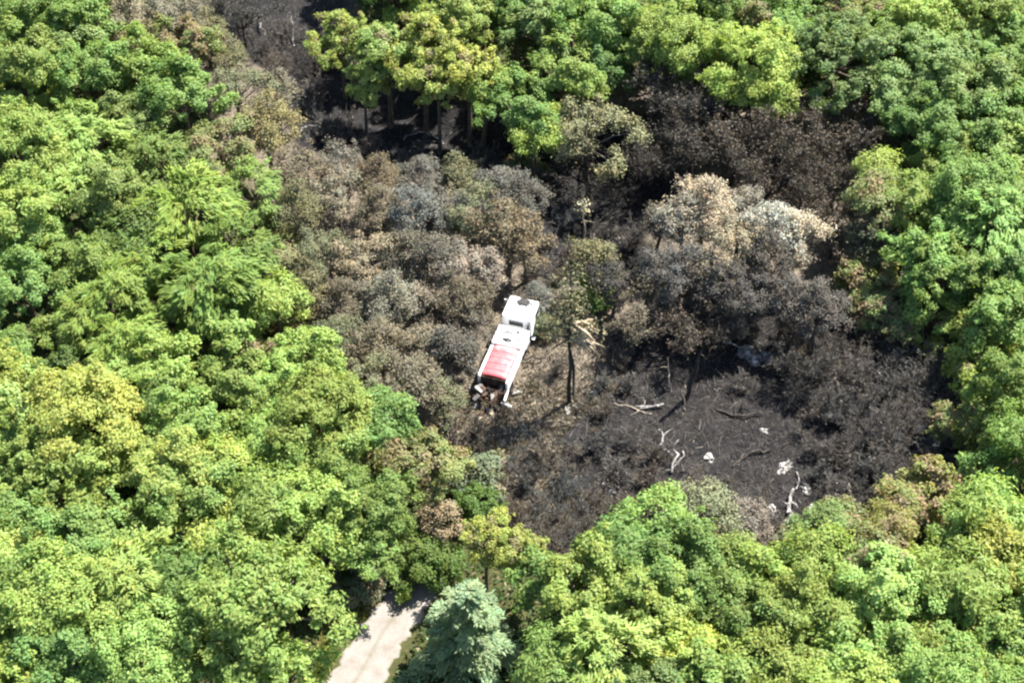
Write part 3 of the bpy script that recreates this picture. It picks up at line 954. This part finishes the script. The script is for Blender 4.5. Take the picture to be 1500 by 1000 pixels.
def litter():
    rng = np.random.default_rng(5)
    # charred sticks lying about
    P = np.concatenate([inside_pts(rng, G_CHAR, 9000), inside_pts(rng, G_BURN, 9000), inside_pts(rng, G_GAP_SHADE, 1500)])
    n = len(P)
    z = ground_z(P[:, 0], P[:, 1])
    a = rng.uniform(0, 6.28, n)
    L = np.minimum(rng.exponential(0.35, n) + 0.15, 1.1)
    up = rng.uniform(0, 1, n) ** 3 * 0.9
    A = np.column_stack([P, z])
    B = A + np.column_stack([np.cos(a) * L, np.sin(a) * L, up * L + 0.04])
    r = rng.uniform(0.01, 0.03, n)
    V, F = prisms(A, B, r, r * 0.5, rng)
    v = rng.choice([0.35, 0.7, 1.0, 1.5, 2.6], n, p=[0.3, 0.3, 0.25, 0.12, 0.03])
    o = link('charred_litter', mesh_np('charred_litter', V, F, M_KTWIG, np.repeat(v, 3)[:, None] * np.ones((1, 3))))
    o.color = (0.085, 0.075, 0.065, 1)
    tag(o, 'burnt sticks and twigs strewn over the scorched ground', 'litter', kind='stuff')
    # dry brown grass and leaf litter
    brown = pts_to_ground([(690, 560), (760, 560), (860, 570), (960, 620), (1000, 740), (930, 780), (880, 850), (780, 830), (690, 780), (640, 690), (620, 620)])
    P = np.concatenate([inside_pts(rng, brown, 12000), inside_pts(rng, G_BURN, 9000), inside_pts(rng, pts_to_ground([(770, 480), (960, 470), (960, 600), (760, 610)]), 2500)])
    P = P[(signed_dist(P, G_GAP_SHADE) < 0) & (signed_dist(P, G_CHAR) < 1.0)]
    n = len(P)
    z = ground_z(P[:, 0], P[:, 1])
    C = np.column_stack([P, z + rng.uniform(0.03, 0.28, n)])
    nrm = unit(rng.normal(size=(n, 3)) * [1, 1, 0.55])
    al = unit(np.array([0, 0, 1.0]) + rng.normal(size=(n, 3)) * 0.8)
    V, F = leaves(rng, C, nrm, 0.5, 0.09, al)
    sp = rng.random(n)
    o = link('dry_grass', mesh_np('dry_grass', V, F, M_DRY, leaf_tint(rng, n, sp, 0.6), sp))
    o.color = (0.135, 0.115, 0.086, 1)
    tag(o, 'dry brown grass and litter on the burnt ground', 'grass', kind='stuff')
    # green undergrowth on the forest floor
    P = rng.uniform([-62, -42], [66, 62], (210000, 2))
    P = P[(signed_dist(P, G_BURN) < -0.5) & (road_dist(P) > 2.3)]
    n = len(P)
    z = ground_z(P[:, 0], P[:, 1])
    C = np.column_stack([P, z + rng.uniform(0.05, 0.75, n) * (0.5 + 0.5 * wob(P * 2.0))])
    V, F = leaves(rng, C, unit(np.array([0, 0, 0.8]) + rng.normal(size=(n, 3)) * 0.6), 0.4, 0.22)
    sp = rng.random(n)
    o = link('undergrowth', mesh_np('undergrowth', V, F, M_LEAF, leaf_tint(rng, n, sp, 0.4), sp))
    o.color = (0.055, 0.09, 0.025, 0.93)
    tag(o, 'low green undergrowth on the shaded forest floor', 'undergrowth', kind='stuff')
    # straw-coloured verge grass left of the track
    verge = pts_to_ground([(455, 1010), (470, 930), (490, 890), (530, 880), (545, 895), (505, 935), (478, 1000)])
    P = inside_pts(rng, verge, 2600)
    n = len(P)
    C = np.column_stack([P, ground_z(P[:, 0], P[:, 1]) + rng.uniform(0.05, 0.3, n)])
    V, F = leaves(rng, C, unit(rng.normal(size=(n, 3)) * [1, 1, 0.5]), 0.5, 0.07, unit(np.array([0, 0, 1.0]) + rng.normal(size=(n, 3)) * 0.6))
    sp = rng.random(n)
    o = link('verge_grass', mesh_np('verge_grass', V, F, M_LEAF, leaf_tint(rng, n, sp, 0.4), sp))
    o.color = (0.27, 0.27, 0.09, 0.9)
    tag(o, 'yellowish grass verge on the left of the dirt track', 'grass', kind='stuff')


litter()


# ------------------------------------------------------------------ truck
def bevel_box(name, lo, hi, m, parent, bev=0.03, segs=2, taper=None, rot=None, off=None):
    import bmesh
    lo, hi = np.array(lo, float), np.array(hi, float)
    bm = bmesh.new()
    bmesh.ops.create_cube(bm, size=1.0)
    for v in bm.verts:
        c = np.array(v.co)
        p = lo + (c + 0.5) * (hi - lo)
        if taper and c[2] > 0:          # taper = (front inset, back inset, side inset) at the top
            if c[0] > 0: p[0] -= taper[0]
            else: p[0] += taper[1]
            p[1] -= math.copysign(taper[2], c[1])
        v.co = p
    if bev > 0:
        bmesh.ops.bevel(bm, geom=bm.edges[:], offset=bev, segments=segs, affect='EDGES', profile=0.5)
    me = bpy.data.meshes.new(name)
    bm.to_mesh(me)
    bm.free()
    me.materials.append(m)
    for p in me.polygons:
        p.use_smooth = False
    o = link(name, me, parent)
    if rot is not None:
        o.rotation_euler = rot
    if off is not None:
        o.location = off
    return o


def lathe(name, prof, m, parent, axis='Y', segs=24, loc=(0, 0, 0)):
    prof = np.array(prof, float)
    n = len(prof)
    V, F = [], []
    for k in range(segs):
        a = 2 * math.pi * k / segs
        for r_, h_ in prof:
            V.append((r_ * math.cos(a), h_, r_ * math.sin(a)) if axis == 'Y' else (r_ * math.cos(a), r_ * math.sin(a), h_))
    for k in range(segs):
        for j in range(n - 1):
            F.append((k * n + j, ((k + 1) % segs) * n + j, ((k + 1) % segs) * n + j + 1, k * n + j + 1))
    o = link(name, mesh_np(name, np.array(V), np.array(F), m, smooth=True), parent)
    o.location = loc
    return o


def arc_slot(name, cx, cy, z, r, a0, a1, wd, m, parent, h=0.08):
    V, F = [], []
    ns = 14
    for k in range(ns + 1):
        a = a0 + (a1 - a0) * k / ns
        t_ = wd * (0.35 + 0.65 * math.sin(math.pi * k / ns))
        for rr, zz in ((r - t_, z), (r - t_, z + h), (r + t_, z + h), (r + t_, z)):
            V.append((cx + rr * math.cos(a), cy + rr * math.sin(a), zz))
    for k in range(ns):
        for j in range(4):
            F.append((k * 4 + j, k * 4 + (j + 1) % 4, (k + 1) * 4 + (j + 1) % 4, (k + 1) * 4 + j))
    F += [(0, 1, 2, 3), (ns * 4, ns * 4 + 3, ns * 4 + 2, ns * 4 + 1)]
    return link(name, mesh_np(name, np.array(V), np.array(F), m), parent)


FRONT = at(771, 433, 2.75)
REAR = at(712, 594, 0.7)
AX = FRONT[:2] - REAR[:2]
TL = float(np.hypot(*AX))
TYAW = math.atan2(AX[1], AX[0])
print('truck length', TL, 'yaw', math.degrees(TYAW))


def build_truck():
    root = empty('burnt_truck', (REAR[0], REAR[1], 0.0), TYAW)
    k = TL / 11.5
    root.scale = (k, 1.06, 1.03)
    tag(root, 'burnt-out truck with white cab, faded red deck and collapsed charred rear', 'truck')
    # chassis rails and cross members
    for y in (-0.45, 0.45):
        bevel_box('chassis_rail', (0.3, y - 0.06, 0.78), (11.2, y + 0.06, 1.02), M_RUST, root, 0.015, 1)
    for x in (0.5, 1.6, 2.7, 4.2, 6.1, 8.2, 10.6):
        bevel_box('cross_member', (x, -0.39, 0.83), (x + 0.13, 0.39, 0.97), M_RUST, root, 0.012, 1)
    # wheels: three axles
    for ax in (1.45, 2.85, 9.75):
        bevel_box('axle', (ax - 0.08, -0.85, 0.44), (ax + 0.08, 0.85, 0.60), M_RUST, root, 0.02, 1)
        for sy in (-1, 1):
            ty = lathe('tyre', [(0.30, -0.16), (0.46, -0.17), (0.52, -0.12), (0.53, 0), (0.52, 0.12), (0.46, 0.17), (0.30, 0.16), (0.30, -0.16)],
                       M_RUBBER, None, 'Y', 28)
            wh = empty('wheel', (ax, sy * 1.03, 0.53))
            wh.parent = root
            ty.parent = wh
            lathe('rim', [(0.0, 0.03), (0.10, 0.05), (0.12, 0.02), (0.27, -0.02), (0.305, 0.13), (0.305, -0.13), (0.0, -0.05)], M_GREYP, wh, 'Y', 24)
    # cab
    cab = bevel_box('cab', (8.45, -1.22, 0.95), (11.35, 1.22, 2.78), M_ROOF, root, 0.13, 3, taper=(0.28, 0.03, 0.07))
    bevel_box('windscreen', (11.20, -1.02, 1.75), (11.27, 1.02, 2.45), M_GLASS, cab, 0.02, 1).rotation_euler = (0, 0, 0)
    for sy in (-1, 1):
        bevel_box('side_window', (9.75, sy * 1.175 - 0.02, 1.80), (10.85, sy * 1.175 + 0.02, 2.38), M_GLASS, cab, 0.015, 1)
        d = bevel_box('door', (9.55, sy * 1.222 - 0.012, 1.05), (10.95, sy * 1.222 + 0.012, 1.74), M_WHITE, root, 0.008, 1)
        bevel_box('handle', (9.66, sy * 1.245 - 0.02, 1.52), (9.86, sy * 1.245 + 0.02, 1.57), M_SOOT, d, 0.006, 1)
        T = Tubes()
        T.seg([(10.9, sy * 1.12, 2.35), (10.98, sy * 1.38, 2.38), (10.98, sy * 1.46, 2.25)], 0.02, 4)
        mr = link('mirror', T.mesh('mirror', M_SOOT), root)
        bevel_box('mirror_glass', (10.93, sy * 1.50 - 0.12, 1.86), (11.01, sy * 1.50 + 0.12, 2.28), M_WHITE, mr, 0.025, 2)
        bevel_box('mudguard', (9.15, sy * 1.16 - 0.13, 1.08), (10.35, sy * 1.16 + 0.13, 1.14), M_WHITE, root, 0.02, 1)
        bevel_box('step', (8.62, sy * 1.30 - 0.13, 0.62), (9.05, sy * 1.30 + 0.13, 0.68), M_WHITE, root, 0.015, 1)
        bevel_box('fuel_tank', (6.9, sy * 1.02 - 0.24, 0.55), (8.1, sy * 1.02 + 0.24, 1.06), M_GREYP, root, 0.09, 3)
    bevel_box('roof_hatch', (10.2, -0.42, 2.782), (10.85, 0.28, 2.835), M_SOOT, cab, 0.02, 2)
    for y in (-0.55, 0.55):
        bevel_box('roof_rib', (8.75, y - 0.03, 2.775), (10.1, y + 0.03, 2.805), M_WHITE, cab, 0.01, 1)
    bevel_box('bumper', (11.36, -1.2, 0.55), (11.55, 1.2, 0.92), M_WHITE, root, 0.04, 2)
    bevel_box('rear_window', (8.425, -0.55, 1.95), (8.455, 0.55, 2.4), M_GLASS, cab, 0.01, 1)
    # exhaust stack and air filter in the gap behind the cab
    lathe('exhaust_stack', [(0.0, 1.0), (0.09, 1.0), (0.09, 2.5), (0.07, 2.5), (0.07, 2.3)], M_SOOT, root, 'Z', 14, (8.22, -1.0, 0))
    lathe('air_filter', [(0.0, 1.0), (0.2, 1.0), (0.2, 1.75), (0.15, 1.83), (0.0, 1.83)], M_SOOT, root, 'Z', 16, (8.2, 0.95, 0))
    # white equipment body behind the cab, its hatches burst open
    body = bevel_box('equipment_body', (5.75, -1.2, 1.1), (7.98, 1.2, 2.16), M_WHITE, root, 0.07, 2)
    arc_slot('burst_seam', 6.75, 0.15, 2.155, 0.52, math.radians(-30), math.radians(80), 0.085, M_SOOT, body)
    arc_slot('burst_seam', 6.72, 0.0, 2.155, 0.55, math.radians(118), math.radians(205), 0.085, M_SOOT, body)
    arc_slot('burst_seam', 6.70, -0.1, 2.155, 0.62, math.radians(222), math.radians(300), 0.075, M_SOOT, body)
    arc_slot('burst_seam', 6.02, 0.1, 2.155, 0.45, math.radians(-50), math.radians(60), 0.085, M_SOOT, body)
    lathe('filler_cap', [(0.0, 0.09), (0.16, 0.09), (0.19, 0.0)], M_GREYP, body, 'Z', 18, (7.5, -0.45, 2.16))
    for x in (6.0, 6.75, 7.5):
        bevel_box('side_locker', (x - 0.3, -1.235, 1.25), (x + 0.3, -1.205, 1.95), M_WHITE, body, 0.01, 1)
    # red deck with white side walls
    V, F = [], []
    nx, ny = 14, 12
    rng = np.random.default_rng(3)
    for i in range(nx + 1):
        for j in range(ny + 1):
            v = -1 + 2 * j / ny
            V.append((2.15 + 3.58 * i / nx, v * 1.0, 1.82 + 0.20 * math.sqrt(max(1 - v * v * 0.9, 0)) + rng.normal() * 0.012 - 0.08 * (i == 0)))
    for i in range(nx):
        for j in range(ny):
            a = i * (ny + 1) + j
            F.append((a, a + ny + 1, a + ny + 2, a + 1))
    dk = link('red_deck', mesh_np('red_deck', np.array(V), np.array(F), M_RED, smooth=True), root)
    md = dk.modifiers.new('thick', 'SOLIDIFY')
    md.thickness = 0.06
    for i_, x in enumerate((2.9, 3.65, 4.35, 5.05)):
        T = Tubes()
        ys_ = np.linspace(-0.99, 0.99, 9)
        T.seg([(x, y, 1.835 + 0.20 * math.sqrt(1 - (y / 1.0) ** 2 * 0.9)) for y in ys_], 0.022, 4)
        link('deck_rib', T.mesh('deck_rib', M_RED), dk)
    for sy in (-1, 1):
        bevel_box('side_wall', (1.95 if sy > 0 else 1.75, sy * 1.11 - 0.10, 1.05), (5.72, sy * 1.11 + 0.10, 1.92), M_WHITE, root, 0.04, 2)
    bevel_box('deck_end_plate', (2.05, -0.98, 1.08), (2.12, 0.98, 1.80), M_RUST, root, 0.015, 1)
    # burnt rear: sagging ribs, broken floor
    for i_, x in enumerate(np.linspace(0.25, 1.95, 6)):
        T = Tubes()
        sag = rng.uniform(0.0, 0.35)
        T.seg([(x + rng.normal() * 0.05, -1.12, 1.12 + rng.normal() * 0.1), (x, -0.5, 1.12 - sag), (x + rng.normal() * 0.06, 0.4, 1.1 - sag * 0.7), (x, 1.12, 1.16 + rng.normal() * 0.12)],
              [0.05, 0.045, 0.045, 0.05], 4)
        link('burnt_rib', T.mesh('burnt_rib', M_RUST), root)
    for i_ in range(14):
        x, y = rng.uniform(-0.3, 1.9), rng.uniform(-1.05, 1.05)
        o = bevel_box('warped_panel', (-0.33, -0.15, -0.012), (0.33, 0.15, 0.012), (M_RUST, M_SOOT, M_RUST, M_SOOT, M_GREYP)[i_ % 5], root, 0.008, 1)
        o.location = (x, y, 1.17 + 0.1 * rng.random())
        o.rotation_euler = (rng.normal() * 0.35, rng.normal() * 0.35, rng.uniform(0, 3))
    o = bevel_box('bent_side_rail', (-0.9, -0.07, -0.1), (0.9, 0.07, 0.1), M_WHITE, root, 0.03, 1)
    o.location, o.rotation_euler = (1.1, -1.25, 1.2), (0.1, 0.25, 0.12)
    o = bevel_box('bent_corner_post', (-0.45, -0.06, -0.07), (0.45, 0.06, 0.07), M_WHITE, root, 0.02, 1)
    o.location, o.rotation_euler = (0.3, -1.45, 1.0), (0.2, 0.1, 1.3)


build_truck()


# ------------------------------------------------------------------ wreckage and dead wood
def shard_mesh(rng, L, W, H):
    import bmesh
    bm = bmesh.new()
    bmesh.ops.create_icosphere(bm, subdivisions=3, radius=1.0)
    ka, kb = rng.normal(size=(6, 3)) * 4, rng.uniform(0, 6, 6)
    for v in bm.verts:
        c = np.array(v.co)
        f = 0.85 + 0.16 * np.sin(ka @ c + kb).sum() * 0.8 + rng.normal() * 0.10
        f = max(f, 0.3)
        v.co = (c[0] * L * f, c[1] * W * f, max(c[2], -0.4) * H * f)
    me = bpy.data.meshes.new('fragment')
    bm.to_mesh(me)
    bm.free()
    return me


def debris():
    rng = np.random.default_rng(9)
    spots = [(690, 566, 0.35, M_ASHWOOD, 'pale fragment left of the burnt truck bed'), (684, 580, 0.45, M_RUST, 'brown fragment farthest left of the truck rear'),
             (697, 590, 0.4, M_ASHWOOD, 'whitish lump at the truck\'s left rear corner'), (706, 604, 0.45, M_RUST, 'rusty lump just below the truck rear'),
             (718, 602, 0.35, M_PALE, 'tan fragment below the middle of the truck rear'), (730, 598, 0.4, M_SOOT, 'black sooty lump below the truck rear'),
             (741, 590, 0.4, M_PALE, 'pale lump at the truck\'s right rear corner'), (756, 573, 0.42, M_ASHWOOD, 'white fragment right of the burnt truck bed'),
             (722, 615, 0.3, M_SOOT, 'lowest black fragment below the truck'), (700, 612, 0.28, M_PALE, 'small tan chip lowest left of the truck'),
             (681, 598, 0.25, M_SOOT, 'small black chip lower left of the truck')]
    for px, py, s, m, lab in spots:
        p = at(px, py, 0.15)
        me = shard_mesh(rng, s * rng.uniform(0.8, 1.3), s * rng.uniform(0.5, 0.8), s * 0.55)
        me.materials.append(m)
        o = link('wreckage_fragment', me)
        o.location = (p[0], p[1], ground_z(p[0], p[1]) + 0.05)
        o.rotation_euler = (rng.normal() * 0.3, rng.normal() * 0.3, rng.uniform(0, 6))
        tag(o, lab, 'debris', 'fragments scattered behind the truck')
    # ash heaps and white chunks
    for px, py, s, lab, nm in [(1100, 516, 1.05, 'grey-white ash heap under the grey crowns', 'ash_heap'), (1124, 521, 0.75, 'bright white ash heap right of the larger heap', 'ash_heap'),
                               (1152, 678, 0.5, 'white chunk alone on the black char', 'ash_chunk'), (1146, 686, 0.35, 'small white chunk touching the lone white chunk', 'ash_chunk'),
                               (1182, 712, 0.45, 'pale chunk right of the white fallen trunk', 'ash_chunk'), (1195, 742, 0.5, 'pale chunk lower right on the char', 'ash_chunk'),
                               (1132, 742, 0.4, 'grey chunk left of the white fallen trunk', 'ash_chunk'), (832, 598, 0.42, 'pale stone at the foot of the splintered snag', 'stone'),
                               (842, 592, 0.3, 'grey stone right of the snag foot', 'stone'), (872, 572, 0.4, 'pale stone beside the thin snag', 'stone'),
                               (886, 707, 0.25, 'small white chip on the brown scrub', 'ash_chunk'), (897, 717, 0.32, 'larger white chip on the brown scrub', 'ash_chunk'),
                               (962, 745, 0.4, 'white chip above the lower green trees', 'ash_chunk'), (1040, 668, 0.4, 'faint pale chip right of the white trunks', 'ash_chunk'),
                               (1120, 628, 0.3, 'grey chip in the middle of the char', 'ash_chunk')]:
        p = at(px, py, 0.2)
        me = shard_mesh(rng, s * 1.2, s * 0.8, s * 0.55)
        me.materials.append(M_ASHWOOD)
        o = link(nm, me)
        o.location = (p[0], p[1], ground_z(p[0], p[1]) + 0.02)
        o.rotation_euler = (0, 0, rng.uniform(0, 6))
        tag(o, lab, 'stone' if nm == 'stone' else 'ash', 'pale chunks on the burnt ground')


debris()


def log(nm, pts, r0, r1, m, label, stubs=3, seed=0, group='fallen pale trunks'):
    """a fallen trunk through photo points (x, y, height)"""
    rng = np.random.default_rng(seed)
    P = []
    for x, y, z in pts:
        gz = 0.0
        for _ in range(4):
            p = at(x, y, z + gz)
            gz = ground_z(p[0], p[1])
        P.append(p)
    P = np.array(P)
    r0, r1 = r0 * 0.72, r1 * 0.72
    root = empty(nm, (P[0][0], P[0][1], 0))
    tag(root, label, 'log', group)
    o0 = np.array([P[0][0], P[0][1], 0])
    T = Tubes()
    Q = []
    for a, b_ in zip(P[:-1], P[1:]):
        for f in (0, 0.33, 0.66):
            Q.append(a + (b_ - a) * f + rng.normal(size=3) * 0.09)
    Q.append(P[-1])
    Q = np.array(Q) - o0
    T.seg(Q, np.linspace(r0, r1, len(Q)), 7)
    link('trunk', T.mesh('trunk', m), root)
    for k in range(stubs):
        i = rng.integers(1, len(Q) - 1)
        d = rdir(rng, 1)[0]
        d[2] = abs(d[2]) * 0.6 + 0.1
        L = rng.uniform(0.25, 0.9)
        T = Tubes()
        T.seg([Q[i], Q[i] + d * L * 0.5 + rng.normal(size=3) * 0.06, Q[i] + d * L + rng.normal(size=3) * 0.1], [r1 * 0.55, r1 * 0.4, r1 * 0.15], 5)
        link('branch', T.mesh('branch', m), root)


log('fallen_log', [(930, 597, 0.2), (950, 596, 0.25), (972, 592, 0.35)], 0.09, 0.16, M_ASHWOOD, 'white log lying level left of the charred stump', 3, 1)
log('fallen_log', [(968, 628, 0.9), (972, 640, 0.6), (968, 655, 0.3), (984, 668, 0.2)], 0.1, 0.16, M_ASHWOOD, 'crooked white branch left of the straight white trunk', 3, 2)
log('fallen_log', [(991, 640, 1.2), (988, 665, 0.6), (984, 692, 0.2)], 0.08, 0.15, M_ASHWOOD, 'straight white trunk leaning in the middle of the clearing', 3, 3)
log('fallen_log', [(978, 690, 0.2), (995, 676, 0.2), (1000, 660, 0.2)], 0.04, 0.07, M_ASHWOOD, 'thin grey branch at the foot of the white trunks', 2, 4)
log('fallen_log', [(1163, 714, 0.35), (1155, 735, 0.3), (1161, 752, 0.3), (1150, 765, 0.3), (1142, 790, 0.25)], 0.16, 0.34, M_ASHWOOD, 'broken white trunk at the lower edge of the char', 5, 5)
log('fallen_log', [(1166, 690, 0.2), (1170, 703, 0.2), (1166, 716, 0.2)], 0.05, 0.07, M_ASHWOOD, 'thin grey stick joining white chunk and broken trunk', 1, 6)
log('fallen_log', [(900, 590, 0.15), (925, 596, 0.15), (955, 606, 0.15)], 0.04, 0.06, M_PALE, 'thin pale stick left of the level white log', 2, 7)
log('fallen_log', [(800, 520, 0.5), (770, 527, 0.35), (752, 528, 0.2)], 0.12, 0.05, M_CHARBARK, 'dark fallen limb between truck and splintered snag', 3, 8)
log('fallen_log', [(1060, 500, 0.6), (1085, 508, 0.4), (1110, 518, 0.3)], 0.09, 0.12, M_ASHWOOD, 'grey trunk lying above the ash heaps', 3, 9)
log('fallen_log', [(300, -4, 0.5), (303, 12, 0.3), (310, 22, 0.2)], 0.06, 0.1, M_ASHWOOD, 'grey trunk at the top of the dark gully', 2, 10)
log('fallen_log', [(320, -6, 1.0), (315, 8, 0.5), (308, 20, 0.2)], 0.05, 0.1, M_ASHWOOD, 'grey leaning trunk right of the gully-top trunk', 2, 11)
log('fallen_log', [(384, 18, 1.0), (381, 35, 0.6), (388, 52, 0.3)], 0.1, 0.14, M_ASHWOOD, 'white broken branch in the dark gully, left one', 4, 12)
log('fallen_log', [(425, 22, 0.8), (428, 45, 0.5), (431, 68, 0.2)], 0.07, 0.1, M_ASHWOOD, 'forked pale branch in the dark gully, right one', 4, 13)
log('fallen_log', [(590, 203, 0.3), (615, 195, 0.5), (635, 198, 0.4), (650, 212, 0.3)], 0.07, 0.14, M_ASHWOOD, 'grey fallen branch below the gully trees', 5, 14)
log('fallen_log', [(440, 195, 0.9), (450, 184, 0.9), (470, 188, 0.7)], 0.06, 0.12, M_ASHWOOD, 'pale tangled branch at the left end of the gully floor', 4, 15)


def snag(nm, base, top, r0, label, m=M_CHARBARK, height=None, limbs=6, seed=0, tuft=0, tuft_col=(0.42, 0.36, 0.2, 1)):
    rng = np.random.default_rng(seed)
    b_ = at(base[0], base[1], 0)
    for _ in range(4):
        b_ = at(base[0], base[1], ground_z(b_[0], b_[1]))
    # height so that the top lands on its photo point above the base
    h = height
    if h is None:
        lo, hi = 0.5, 25.0
        for _ in range(40):
            mid = (lo + hi) / 2
            if pix([b_[0], b_[1], mid])[1] > top[1]:
                lo = mid
            else:
                hi = mid
        h = lo
    tx = at(top[0], top[1], h)
    root = empty(nm, (b_[0], b_[1], ground_z(b_[0], b_[1])))
    tag(root, label, 'dead tree', 'dead standing trunks')
    e = np.array([tx[0] - b_[0], 0, h])
    P = np.array([e * f for f in np.linspace(-0.02, 1, 7)]) + np.concatenate([[[0, 0, 0]], rng.normal(size=(5, 3)) * [0.1, 0.1, 0], [[0, 0, 0]]])
    T = Tubes()
    T.seg(P, r0 * np.linspace(1.2, 0.35, 7), 8)
    link('trunk', T.mesh('trunk', m), root)
    for k in range(limbs):
        f = rng.uniform(0.35, 0.98)
        q = e * f
        d = unit(np.array([rng.normal(), rng.normal(), rng.uniform(-0.2, 0.9)]))
        L = h * rng.uniform(0.08, 0.2)
        T = Tubes()
        T.seg([q, q + d * L * 0.5 + [0, 0, 0.05], q + d * L], [r0 * 0.35, r0 * 0.22, r0 * 0.08], 5)
        A = np.repeat((q + d * L * 0.7)[None], 8, 0)
        link('branch', T.mesh('branch', m), root)
    if tuft:
        c = e * rng.uniform(0.55 if tuft > 300 else 0.75, 1.0, (tuft, 1)) + rng.normal(size=(tuft, 3)) * h * 0.055
        V, F = leaves(rng, c, rdir(rng, tuft), 0.24, 0.13)
        sp = rng.random(tuft)
        o = link('dead_leaves', mesh_np('dead_leaves', V, F, M_DRY, leaf_tint(rng, tuft, sp, 0.5), sp), root)
        o.color = tuft_col
        o['kind'] = 'stuff'
    return root, e, h


# splintered snag right of the truck
root, e, h = snag('splintered_snag', (834, 590), (836, 402), 0.15, 'tall splintered snag with pale torn wood right of the truck', limbs=9, seed=4, tuft=900,
                  tuft_col=(0.125, 0.122, 0.068, 1))
rng = np.random.default_rng(77)
b0 = np.array(root.location)
T = Tubes()
f0 = e * 0.5
T.seg([e * 0.05 + [0.35, 0.1, 0], e * 0.3 + [0.3, 0, 0], e * 0.55 + [-0.25, 0, 0], e * 0.78 + [0.45, 0, 0]], [0.12, 0.11, 0.13, 0.06], 6)
link('second_stem', T.mesh('second_stem', M_CHARBARK), root)
brk = e * 0.60
for k in range(24):          # torn pale splinters hanging to the right
    d = unit(np.array([1.0, rng.normal() * 0.4, rng.uniform(-1.3, -0.1)]))
    L = rng.uniform(0.8, 2.2)
    q = brk + np.array([rng.uniform(0, 0.8), rng.normal() * 0.25, rng.uniform(-1.3, 0.9)])
    T = Tubes()
    T.seg([q, q + d * L * 0.55 + [0, 0, 0.12], q + d * L + [0, 0, -0.15]], [rng.uniform(0.08, 0.17), 0.12, 0.03], 4)
    link('splinter', T.mesh('splinter', M_TORN, smooth=False), root)
for k in range(4):          # limbs to the left
    d = unit(np.array([-1.0, rng.normal() * 0.3, rng.uniform(-0.35, 0.25)]))
    q = brk + np.array([0, 0, -0.4 + rng.normal() * 0.7])
    T = Tubes()
    T.seg([q, q + d * 0.9, q + d * rng.uniform(1.6, 2.6) + [0, 0, -0.2]], [0.09, 0.06, 0.02], 5)
    link('branch', T.mesh('branch', M_CHARBARK), root)
for k in range(3):
    c = brk + np.array([[-1.3, 0, 0.4], [1.5, 0.2, -0.2], [-0.3, 0, 2.4]][k]) + rng.normal(size=(160, 3)) * [0.6, 0.5, 0.5]
    V, F = leaves(rng, c, rdir(rng, 160), 0.3, 0.15)
    sp = rng.random(160)
    o = link('dead_leaves', mesh_np('dead_leaves', V, F, M_DRY, leaf_tint(rng, 160, sp, 0.5), sp), root)
    o.color = (0.15, 0.135, 0.08, 1)
    o['kind'] = 'stuff'

log('fallen_log', [(1050, 600, 0.2), (1085, 610, 0.2), (1118, 606, 0.25)], 0.16, 0.1, M_CHARBARK, 'black charred log lying across the middle of the char', 3, 21, 'charred logs')
log('fallen_log', [(1075, 680, 0.2), (1100, 664, 0.2), (1128, 658, 0.2)], 0.12, 0.17, M_CHARBARK, 'black charred log left of the lone white chunk', 3, 22, 'charred logs')
log('fallen_log', [(850, 640, 0.2), (880, 655, 0.2), (905, 662, 0.2)], 0.1, 0.15, M_CHARBARK, 'black charred log in the brown scrub', 3, 23, 'charred logs')
snag('thin_snag', (874, 560), (872, 500), 0.09, 'thin burnt pole right of the splintered snag', limbs=3, seed=5)
snag('charred_snag', (1003, 588), (1028, 498), 0.22, 'thick black leaning trunk under the grey crowns', limbs=4, seed=6, height=6.0)
snag('pale_snag', (983, 572), (978, 520), 0.06, 'thin pale pole left of the black leaning trunk', m=M_PALE, limbs=2, seed=7)
snag('pale_snag', (1004, 600), (1003, 560), 0.05, 'thin grey pole just below the black leaning trunk', m=M_PALE, limbs=2, seed=8)
snag('pale_snag', (856, 362), (856, 270), 0.09, 'slender pale dead tree standing in the dark hollow', m=M_PALE, limbs=7, seed=9, tuft=120, tuft_col=(0.3, 0.29, 0.2, 1))
snag('pale_snag', (1245, 735), (1243, 705), 0.06, 'short pale stub at the lower right of the char', m=M_PALE, limbs=3, seed=10)
snag('pale_snag', (1232, 580), (1222, 540), 0.05, 'thin grey pole among the charred bushes', m=M_PALE, limbs=3, seed=11)
print('plants', len(PLACED), 'fill', nfill)
print('tris', sum(len(m.polygons) * 2 for m in bpy.data.meshes))
